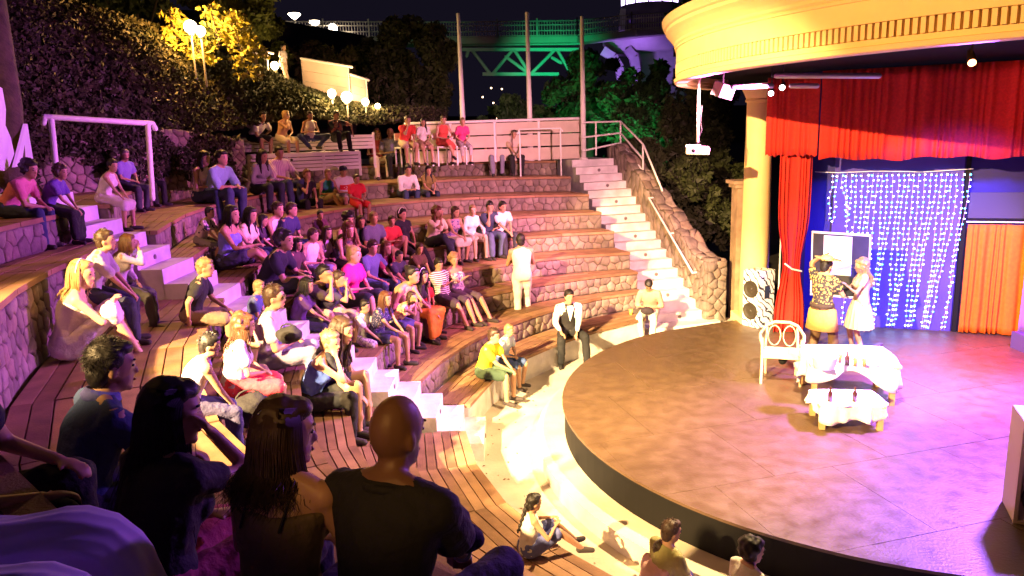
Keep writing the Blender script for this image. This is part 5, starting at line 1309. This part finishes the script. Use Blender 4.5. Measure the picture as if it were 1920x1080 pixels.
person(208, 298, 196, 378, 'woman in white tank top with pale skirt near the hoop handrail', (.75, .7, .62), (.6, .5, .5), 'black', 'short', female=True, lean=20, sleeve=0, hands=('knee', 'low'), leg='midi', skirt=True, k=9)
person(233, 280, 232, 362, 'man with moustache in violet shirt between two women', (.2, .17, .45), (.04, .04, .06), 'grey', 'short', sk='olive', lean=8, k=9, extra='moustache')
person(269, 278, 272, 366, 'woman in light blue tee with white trim and black trousers', (.25, .38, .6), BLK, 'black', 'short', female=True, lean=12, hands=('lap', 'knee'), k=9)
# second cluster
person(392, 390, 382, 478, 'man in cream floral shirt and camouflage shorts above the near stair', ('blotch', (.7, .58, .5), (.05, .05, .06), 13, .56), ('blotch', (.3, .28, .26), (.1, .1, .12), 8), 'black', 'short', sk='tan', lean=22, hands='clasp', leg='shorts', k=7)
person(433, 385, 430, 462, 'woman in violet strapless top with bare crossed legs', (.2, .22, .7), (.05, .05, .1), 'black', 'bob', female=True, lean=10, sleeve=0, strap=True, leg='mini', cross=True, hands='knee', heelf=.55)
person(468, 388, 462, 456, 'girl with long dark hair and cream sleeve turned away', (.75, .65, .45), JEAN, 'black', 'long', female=True, lean=14)
person(520, 378, 508, 452, 'young man in white sleeveless shirt looking down', W, KH, 'brown', 'short', lean=24, sleeve=0, hands='clasp', leg='shorts')
person(546, 380, 545, 450, 'boy in navy tee with pale collar beside the white sleeveless shirt', (.03, .03, .10), JEAN, 'brown', 'short', lean=16)
person(533, 431, 525, 512, 'boy with shaggy dark hair in black tee clasping his shin', (.015, .015, .03), (.03, .03, .05), 'black', 'afro', lean=24, hands='clasp', leg='shorts', heelf=.6)
person(557, 446, 561, 508, 'child half hidden behind the shaggy-haired boy', (.08, .04, .05), BLK, 'black', 'bob', lean=10)
person(586, 428, 576, 500, 'boy in white tank top among the crowded middle rows', W, (.2, .2, .35), 'brown', 'short', lean=14, sleeve=0, leg='shorts')
person(613, 424, 610, 500, 'girl in pale halter top next to the boy in the tank top', (.6, .45, .5), (.2, .1, .1), 'brown', 'long', female=True, lean=16, sleeve=0, leg='shorts')
person(653, 398, 643, 470, 'woman with curly dark hair and bare shoulders', (.3, .12, .1), BLK, 'black', 'curly', female=True, lean=16, sleeve=0)
person(654, 418, 648, 492, 'woman with very long auburn hair bowed forward', (.06, .04, .05), (.03, .03, .04), 'auburn', 'curlylong', female=True, lean=26, sleeve=0, hands='clasp')
person(700, 397, 700, 470, 'man in grey-blue tee and khaki shorts, behind the slate-blue tee', (.14, .14, .26), KH, 'light', 'short', lean=8, leg='shorts')
person(734, 404, 730, 466, 'boy in red tee with one knee drawn up', (.6, .04, .05), (.5, .25, .25), 'brown', 'short', lean=8, leg='shorts', foot=((0, -.12, .28), (0, 0, 0)))
person(753, 390, 756, 462, 'woman in black dress with white neckline stretching her legs', (.02, .02, .03), BLK, 'black', 'short', female=True, lean=-4, sleeve=.2, heelf=.72, hands='lap', extra='band')
person(820, 387, 815, 462, 'woman in cream blouse with hand at her mouth, leftmost of the row of five', (.78, .7, .5), (.03, .035, .07), 'auburn', 'curlylong', female=True, lean=18, hands=('lap', 'mouth'), cross=True, k=5)
person(853, 387, 853, 460, 'woman in floral camisole and cream skirt in the row of five', ('blotch', (.45, .25, .4), (.1, .08, .25), 20), (.7, .6, .5), 'brown', 'bob', female=True, lean=16, sleeve=0, leg='midi', skirt=True, hands='clasp', k=5)
person(886, 384, 886, 458, 'fair-haired woman in white jacket in the row of five', W, (.6, .5, .45), 'light', 'short', female=True, sk='fair', lean=14, sleeve=1.8, leg='shorts', hands='knee', k=5)
person(918, 377, 916, 455, 'young man in dark tee and jeans with a hand on his chin', (.03, .04, .08), (.1, .13, .25), 'black', 'short', lean=16, hands=('lap', 'chin'), k=5)
person(942, 377, 944, 455, 'young man in pale pink tee with folded arms at the right end of the row', (.75, .62, .66), (.03, .03, .05), 'black', 'short', lean=14, hands='clasp', k=5, heelf=.5)
person(662, 461, 650, 568, 'fair-haired woman in bright magenta tee and shorts', (.85, .03, .25), (.03, .04, .05), 'blond', 'bun', female=True, sk='fair', lean=8, hands='lap', leg='shorts')
person(698, 450, 694, 545, 'man in slate-blue tee and jeans beside the magenta tee', (.10, .11, .24), (.06, .09, .2), 'brown', 'short', lean=8, hands='knee')
person(606, 497, 588, 596, 'man in dark brown polo with his hands at his mouth', (.05, .035, .03), (.62, .45, .28), 'black', 'short', lean=26, hands='mouth', leg='shorts')
person(634, 508, 622, 590, 'woman half hidden behind the dark polo, hands at her face', (.05, .04, .09), (.3, .2, .2), 'brown', 'short', female=True, lean=24, hands='mouth', leg='shorts')
person(773, 499, 764, 570, 'woman in tan top peering behind the girl in the floral top', (.5, .33, .2), (.2, .12, .1), 'black', 'bun', female=True, lean=30, sleeve=0)
person(791, 503, 788, 588, 'dark-haired woman in black top with a long orange skirt', (.02, .015, .02), (.8, .26, .03), 'black', 'long', female=True, lean=18, hands=('lap', 'low'), sleeve=0, leg='maxi', skirt=True, extra='band')
person(822, 484, 832, 568, 'man in white tee with dark stripes, reclining with folded arms', ('stripes', (.78, .74, .76), (.05, .04, .06), 9, 'Z'), (.06, .04, .07), 'black', 'short', lean=-10, hands='arms', leg='shorts', heelf=.62)
person(851, 475, 864, 566, 'woman with curly fair hair and patterned strapless top, reclining', ('blotch', (.6, .5, .55), (.2, .15, .3), 24), (.1, .07, .1), 'light', 'curly', female=True, lean=-8, sleeve=0, strap=True, hands='arms', leg='shorts', heelf=.66)
person(683, 562, 690, 648, 'boy in white tee and patterned shorts at the edge of the near stair', W, ('blotch', (.6, .5, .55), (.25, .2, .3), 26), 'black', 'short', lean=16, hands='clasp', leg='shorts')
person(722, 546, 716, 640, 'girl with long brown hair in a dotted navy dress', ('blotch', (.03, .03, .09), (.4, .35, .5), 50, .62), (.03, .03, .09), 'auburn', 'long', female=True, lean=16, leg='mini', skirt=True, hands='clasp', sleeve=.3)
person(771, 546, 758, 632, 'girl in floral top and denim skirt pressing her hands to her face', ('blotch', (.75, .6, .3), (.6, .2, .25), 18), (.06, .07, .18), 'brown', 'pony', female=True, lean=34, hands='mouth', leg='mini', skirt=True, sleeve=.2)
person(800, 562, 797, 616, 'child in red top tucked against the orange skirt', (.8, .03, .05), (.05, .03, .05), 'black', 'short', lean=10, leg='shorts', k=3)
person(926, 616, 914, 692, 'boy in yellow tee and dark green shorts on the lowest bench', (.85, .75, .02), (.05, .09, .05), 'brown', 'short', lean=16, hands='clasp', leg='shorts', k=1)
person(954, 608, 950, 672, 'small boy in pale checked shirt beside the yellow tee', ('stripes', (.7, .72, .75), (.35, .5, .7), 10, 'X'), (.06, .1, .25), 'light', 'short', lean=14, hands='lap', leg='shorts', k=1)
person(1067, 543, 1078, 632, 'man in white shirt and black waistcoat sitting alone on the lowest bench', W, BLK, 'black', 'short', lean=10, hands=('low', 'knee'), k=1, sleeve=1.7, spread=.2, extra='vest', shoes=(.01, .01, .01), drop=.42, yaw=-34, hyaw=10)
ph = person(1222, 523, 1222, 596, 'man in orange-pink shirt looking down at the camera bag in his lap', (.8, .30, .22), (.8, .78, .72), 'black', 'short', sk='olive', lean=22, hands='lap', k=1, sleeve=1.3, hpitch=48, drop=.42, yaw=-40)
# standing performer in white walking up the tiers
wm = at(982, 612, H1); wm = Vector((wm.x, wm.y, H1))
person(0, 0, 0, 0, 'performer in a glaring white suit climbing the tiers with his back turned', (.82, .78, .7), (.82, .78, .7), 'black', 'short', stand=True, pos=wm, S=1.04, face=8, lean=6, sleeve=0, hands=('hold', 'hold'), group='performers', hpitch=2)
wlk = pt(535, 168, 18.9)
person(0, 0, 0, 0, 'man in pale shirt and beige trousers walking along the upper path', (.7, .62, .66), (.55, .42, .32), 'black', 'short', stand=True, pos=wlk, S=.66, face=-100, lean=4, hands='down', group='people on the upper path')
# half-hidden spectators between the others
for hx_, hy_, sx_, sy_, lb_, tp_, hr_, hs_, fm_ in (
    (492, 402, 486, 468, 'dark-clothed woman squeezed between the cream-sleeved girl and the white sleeveless shirt', (.05, .03, .06), 'black', 'long', True),
    (600, 402, 596, 466, 'man in plum tee behind the boy in the tank top', (.16, .05, .12), 'black', 'short', False),
    (676, 404, 672, 474, 'woman in dark green top left of the grey-blue tee', (.03, .07, .05), 'brown', 'bob', True),
    (640, 440, 634, 510, 'youth in charcoal tee above the magenta tee', (.05, .05, .06), 'black', 'short', False),
    (724, 452, 720, 530, 'woman in wine-red top right of the slate-blue tee', (.25, .03, .06), 'auburn', 'long', True),
    (748, 470, 744, 545, 'man in dark shirt above the girl in the floral top', (.04, .04, .08), 'black', 'short', False),
    (560, 520, 548, 598, 'woman in dark violet top left of the dark brown polo', (.10, .04, .16), 'black', 'bob', True),
    (786, 455, 780, 530, 'girl in brown tee below the woman in the black dress', (.12, .07, .04), 'brown', 'pony', True)):
    person(hx_, hy_, sx_, sy_, lb_, tp_, (.03, .03, .06), hr_, hs_, female=fm_, lean=16, hands='clasp')
# left groups near
p64 = person(150, 482, 150, 672, 'blonde woman in white strapless dress lit golden on the wide wooden tier', (.78, .70, .72), (.78, .72, .76), 'blond', 'bob', female=True, sk='fair', lean=14, sleeve=0, strap=True, hands='clasp', leg='midi', skirt=True, z=zt(6), drop=.08, heelf=.55, yaw=8, extra='band', S=1.02)
person(195, 423, 186, 566, 'man in grey tee and dark jeans with clasped hands beside the blonde woman', (.42, .38, .42), (.025, .03, .06), 'brown', 'short', lean=20, hands='clasp', z=zt(6)+.42, drop=.42, sleeve=.7)
person(238, 432, 238, 548, 'woman in pale long-sleeved top with her hand at her mouth', (.62, .52, .6), (.08, .07, .08), 'auburn', 'bob', female=True, lean=18, hands=('lap', 'mouth'), sleeve=1.7, z=zt(6)+.36, drop=.4)
person(383, 484, 362, 608, 'man in black tee with white shoulder piping beside the near stair', (.015, .015, .02), (.25, .16, .12), 'light', 'short', lean=18, hands=('knee', 'down'), leg='shorts', hyaw=-8)
person(456, 588, 442, 738, 'woman with big curly hair in lilac-grey tee and red shorts', (.42, .36, .45), (.7, .05, .08), 'auburn', 'curlylong', female=True, lean=12, hands='lap', leg='shorts')
person(491, 541, 494, 640, 'man in navy and blue shirt with jeans behind the curly-haired woman', (.08, .10, .3), (.16, .14, .4), 'light', 'short', lean=12, hands='lap')
person(512, 534, 520, 620, 'man with thin face and glasses just behind the navy shirt', (.5, .4, .5), (.3, .25, .4), 'brown', 'short', lean=10, extra='glasses')
person(474, 612, 482, 700, 'girl in orange camisole eating, half hidden by the curly-haired woman', (.85, .35, .08), (.2, .1, .1), 'brown', 'short', female=True, lean=14, hands=('lap', 'mouth'), sleeve=0, leg='shorts')
person(594, 644, 582, 768, 'fair-haired woman with bare back and blue wrap top', (.12, .2, .7), BLK, 'light', 'short', female=True, sk='tan', lean=20, hands=('low', 'chin'), sleeve=0, strap=True)
person(623, 611, 626, 720, 'girl with wavy dark hair in black tee hugging her bare knees', (.02, .02, .035), BLK, 'brown', 'long', female=True, lean=26, hands='ankle', leg='mini')
person(391, 665, 378, 792, 'person with short dark hair and lilac tank top, reaching forward', (.42, .35, .55), (.1, .09, .2), 'black', 'short', lean=24, hands='low', sleeve=0)
# foreground, seen from behind
def hero(hx, hy, d, S_, label, face_, lean_=12, **kw):
    a1, a2 = R_(lean_), R_(lean_*1.25); hc = pt(hx, hy, d)
    l = Vector((0, math.sin(a1)*.15+math.sin(a2)*.35+.035+.06*math.sin(a1), .115+math.cos(a1)*.15+math.cos(a2)*.35+.112))*S_
    h_ = hc-Matrix.Rotation(R_(face_), 3, 'Z') @ l
    return person(0, 0, 0, 0, label, pos=h_, S=S_, face=face_, lean=lean_, hero=True, group='foreground spectators', drop=.36, **kw)
bh = hero(742, 815, 2.32, 1.0, 'bald man in black tee seen from behind in the foreground', -24, 10, top=(.010, .010, .012), bot=(.05, .045, .10), hs='bald', sk='brown', hands='low', hyaw=-14, spread=.2, sleeve=.85)
wh = hero(535, 812, 2.40, .96, 'woman with long wet brown hair and thin-strapped top seen from behind', -16, 8, top=(.17, .13, .06), bot=(.02, .02, .03), hair='brown', hs='wet', sk='tan', female=True, hands='lap', hyaw=-48, sleeve=0, strap=True)
lw = hero(322, 775, 2.60, 1.0, 'woman with very long dark hair and her hand at her mouth in the foreground', -30, 10, top=(.03, .028, .03), bot=(.45, .06, .14), hair='black', hs='long', sk='tan', female=True, hands=('lap', 'mouth'), hyaw=-42, sleeve=.3, leg='shorts')
bp2 = hero(210, 688, 3.35, 1.0, 'dark-haired man in blue polo shirt seen from behind', -46, 16, top=(.025, .05, .15), bot=(.02, .02, .04), hair='black', hs='short', sk='olive', hands='clasp', sleeve=.8, hyaw=-10)
# straps of the wet-haired woman and the polo collar
for s in (-1, 1):
    a_ = wh['shl']+Vector((s*.075, 0, .045))
    MB().tube([wh['chest']-wh['fw']*.118+Vector((s*.07, 0, .02)), wh['shl']-wh['fw']*.082+Vector((s*.075, 0, -.03)), wh['shl']+Vector((s*.078, 0, .045)), wh['chest']+wh['fw']*.12+Vector((s*.07, 0, .06))], .0045, 6).build('strap', cl((.02, .02, .02)), wh['t'], True)
co = MB().lathe((0, 0, 0), [(.075, -.02), (.085, .0), (.068, .035), (.064, .03), (.078, 0), (.07, -.02)], 20).build('collar', cl((.12, .12, .42)), bp2['t'], True); co.location = bp2['nk']-Vector((0, .01, .01)); co.rotation_euler = (-.35, 0, 0)
co = MB().lathe((0, 0, 0), [(.082, -.015), (.085, 0), (.078, .012), (.074, .0)], 20).build('collar', cl((.010, .010, .012)), bh['t'], True); co.location = bh['nk']-Vector((0, .01, .03)); co.rotation_euler = (-.3, 0, 0)
# bracelet and phone by the bald man
q_ = bh['hp'][1]; MB().lathe((0, 0, 0), [(.033, -.004), (.036, 0), (.033, .004), (.031, 0)], 18).build('bracelet', mat('silver', (.7, .7, .7), .25, metal=1), bh['t'], True).matrix_local = Matrix.Translation(q_[0].lerp(q_[1], .9)) @ (q_[1]-q_[0]).to_track_quat('Z', 'Y').to_matrix().to_4x4()
# hair clip
MB().tube([wh['hd']+wh['Hz']*.11-wh['Hf']*.06+wh['Hx']*.02, wh['hd']+wh['Hz']*.085-wh['Hf']*.095+wh['Hx']*.035], .004, 6).build('hair_clip', mat('silver', (.7, .7, .7)), wh['t'], True)
# knees of a spectator cut by the left edge
lk = pt(-262, 1135, 1.62)
lt = person(0, 0, 0, 0, 'person in loose lilac trousers whose knees enter at the lower left corner', (.3, .3, .35), (.62, .55, .72), 'black', 'short', pos=(lk.x, lk.y, lk.z-.10), S=.92, face=-78, lean=-4, hands='down', spread=.13, sleeve=.6, hero=True, drop=.34, heelf=.6, group='foreground spectators')
def bag(label, px, py, d, sx_, sy_, sz_, m, rot=0, strap=True):
    p = pt(px, py, d); mb = MB(); mb.ell((0, 0, 0), (sx_, sy_, sz_), n=14, k=9).ell((sx_*.2, 0, sz_*.35), (sx_*.7, sy_*.8, sz_*.75), n=12, k=8)
    t = thing('bag', label, 'bag', loc=p); t.rotation_euler = (0, 0, rot); remesh(mb.build('bag_body', m, t, True), .015, 3, .05, .12)
    if strap: MB().tube([Vector((sx_*.6*math.cos(a), 0, sz_*.6+sz_*.7*math.sin(a))) for a in np.linspace(0, math.pi, 8)], .008, 6).build('strap', m, t, True); return t
tr_ = [c for c in lt['t'].children if c.name.startswith('trousers')][0]
tr_.modifiers['folds'].strength = .008
# loose drape of the trouser legs, with long soft creases running to the knee
for s_i, s in enumerate((-1, 1)):
    hip_ = lt['pel']+Vector((s*.09, .0, .0)); kn_, ft_ = lt['knees'][s_i], lt['feet'][s_i]; secs_ = []; v = []; fc = []; n_ = 128
    path_ = [hip_.lerp(kn_, q/14) for q in range(14)]+[kn_+Vector((0, .012, .006))]+[kn_.lerp(ft_, q/12) for q in range(1, 12)]
    for _s in range(5): path_ = [path_[0]]+[(path_[q-1]+path_[q]*2+path_[q+1])/4 for q in range(1, len(path_)-1)]+[path_[-1]]
    path_ = [c_+Vector((0, .02, .02))*max(0, 1-abs(q-14)/5) for q, c_ in enumerate(path_)]
    for q, c_ in enumerate(path_):
        d_ = ((path_[min(q+1, len(path_)-1)])-(path_[max(q-1, 0)])).normalized(); X_ = Vector((1, 0, 0)); Y_ = d_.cross(X_).normalized(); X_ = Y_.cross(d_)
        kd = abs(q-14)/14; r_ = .104+.030*kd*(1 if q < 14 else .8)
        for j_ in range(n_):
            a = 2*math.pi*j_/n_
            rip = .5*math.sin(5*a+q*.32+s)+1.1*(.5-abs(math.sin(4.5*a-q*.16+2*s)))+.6*(.5-abs(math.sin(8*a+q*.22)))
            crs = math.sin(q*1.7+2.2*math.cos(a))*max(0, 1-abs(q-14)/5)*.35
            rr = r_+.0085*(kd+.45)*rip+.012*crs; sag = -.02*kd*max(0, -math.sin(a))
            v.append(c_+X_*rr*math.cos(a)*1.05+Y_*(rr*math.sin(a)))
    m_n = len(path_)
    for q in range(m_n-1):
        for j_ in range(n_): fc.append((q*n_+j_, q*n_+(j_+1) % n_, (q+1)*n_+(j_+1) % n_, (q+1)*n_+j_))
    ob('trouser_leg', v, fc, mat('lilac_cotton', (.62, .55, .74), .85, .1, 6), lt['t'], True)
dk = pt(-150, 985, 2.45)
person(0, 0, 0, 0, 'person in black at the left edge, bare forearm resting on dark knees', (.02, .02, .035), (.008, .008, .010), 'black', 'short', pos=(dk.x, dk.y, dk.z-.12), S=.95, face=-68, lean=16, hands='knee', spread=.16, sleeve=.5, hero=True, drop=.34, heelf=.42, group='foreground spectators')
bag('black leather bag on the lap of the navy shirt man', 541, 628, 7.6, .13, .1, .09, cl((.015, .013, .015)), 0)
bag('black handbag beside the curly-haired woman', 470, 770, 5.7, .17, .12, .13, cl((.014, .012, .016)), .3)
bag('black open bag right of the bald man', 868, 1012, 2.5, .07, .06, .045, cl((.012, .012, .012)), .3)
cu_ = at(1183, 590, zt(1)); o = MB().lathe((0, 0, 0), [(.028, 0), (.04, .11), (.037, .11)], 14).build('paper_cup', mat('yellow_cup', (.8, .55, .1), .5), None, True, label='yellow paper cup on the bench left of the man with the camera bag', category='cup'); o.location = Vector((*cu_.xy, zt(1)))
ip = ph['pel']; CB = MB().ell((0, 0, 0), (.14, .09, .08), n=14, k=8).build('camera_bag', cl((.03, .02, .03)), None, True, label='dark camera bag on the lap of the man in orange-pink', category='bag')
CB.matrix_world = ph['t'].matrix_basis @ Matrix.Translation((ph['knees'][0]+ph['knees'][1])/2+Vector((0, -.06, .13)))
# braided girl on the lowest bench
bgp = at(990, 1040, zt(1)); 
bg_ = person(968, 950, 985, 1040, 'girl with a long plait in a white sleeveless top, legs stretched on the lowest bench', (.8, .78, .72), (.12, .14, .4), 'black', 'short', sk='olive', female=True, lean=6, hands='knee', sleeve=0, leg='shorts', pos=(bgp.x, bgp.y, zt(1)), S=.66, face=-75, drop=.02, heelf=.74, hero=False, group='children on the lowest bench')
mb = MB(); a_ = bg_['hd']-bg_['Hf']*.1+bg_['Hz']*.0
for i in range(12): mb.ell(a_+Vector((.012*(-1)**i, -.012*i, -.034*i)), (.034-.0014*i, .03-.0014*i, .028)); 
mb.build('plait', hairm('black'), bg_['t'], True)
k1 = pt(1240, 1000, 6.0)
person(0, 0, 0, 0, 'boy with cropped hair and olive tee at the bottom edge near the stage', (.35, .33, .12), (.05, .05, .1), 'brown', 'short', lean=8, hands='lap', pos=(k1.x, k1.y, k1.z-.74*.82), S=.82, face=-62, hyaw=-10, group='people at the bottom edge')
k0 = pt(1222, 1040, 5.95)
person(0, 0, 0, 0, 'person in pinkish shirt hidden behind the cropped-haired boy', (.72, .45, .42), (.05, .05, .1), 'brown', 'short', lean=22, hands='lap', pos=(k0.x-.05, k0.y+.05, k0.z-.74*.62), S=.62, face=-62, group='people at the bottom edge')
k2 = pt(1392, 1030, 5.3)
person(0, 0, 0, 0, 'dark curly-haired woman in white top at the bottom edge before the stage', (.8, .76, .66), (.3, .2, .1), 'black', 'curly', female=True, sk='fair', lean=8, hands='lap', pos=(k2.x, k2.y, k2.z-.77*.8), S=.8, face=-65, group='people at the bottom edge')
# actors
A1 = at(1532, 690, SZ)
ac = person(0, 0, 0, 0, 'actor in straw hat, dark gold-trimmed tunic and one raised arm on stage', ('blotch', (.03, .025, .03), (.55, .36, .10), 30, .55), (.12, .07, .03), 'black', 'short', sk='tan', stand=True, pos=(A1.x, A1.y-.05, SZ), S=.95, face=-62, lean=2, hands=('up', 'hold'), sleeve=.45, group='performers')
MB().ell(ac['hd']+Vector((0, 0, .10)), (.088, .1, .06)).build('hat_crown', mat('straw', (.75, .55, .22), .8, .2, 40), ac['t'], True)
hb_ = MB().lathe((0, 0, 0), [(.08, .005), (.19, .02), (.19, .03), (.08, .015)], 24).build('hat_brim', mat('straw', (.75, .55, .22)), ac['t'], True); hb_.location = ac['hd']+Vector((0, .02, .075)); hb_.rotation_euler = (-.15, .1, 0)
sk_ = MB().loft([(Vector((0, .02, .98)), (1, 0, 0), (0, 1, 0), .16, .12), (Vector((0, .02, .9)), (1, 0, 0), (0, 1, 0), .21, .16), (Vector((0, .02, .62)), (1, 0, 0), (0, 1, 0), .25, .19)], 28).build('tunic_skirt', cl((.62, .38, .10)), ac['t'], True)
MB().lathe((0, 0, .98), [(.18, -.03), (.185, 0), (.18, .03)], 20).build('belt', cl((.05, .03, .02)), ac['t'], True).scale = (1, .78, 1)
A2 = at(1608, 668, SZ)
a2 = person(0, 0, 0, 0, 'actress with long pale wig in a pleated pale yellow dress facing the actor', (.75, .55, .3), None, 'blond', 'curlylong', sk='fair', female=True, stand=True, pos=(A2.x, A2.y, SZ), S=.87, face=78, lean=0, hands='hold', sleeve=.4, group='performers', foot=.4)
v = []; fc = []; n_ = 72
for j, (z_, r_) in enumerate(((1.04, .125), (.98, .15), (.85, .20), (.7, .235), (.52, .265))):
    for i in range(n_):
        a = 2*math.pi*i/n_; rr = r_*(1+(.07*math.sin(a*18))*(j/4)); v.append((rr*math.cos(a), rr*math.sin(a)*.85+.01, z_))
for j in range(4):
    for i in range(n_): fc.append((j*n_+i, j*n_+(i+1) % n_, (j+1)*n_+(i+1) % n_, (j+1)*n_+i))
ob('skirt', v, fc, cl((.82, .66, .38)), a2['t'], True)
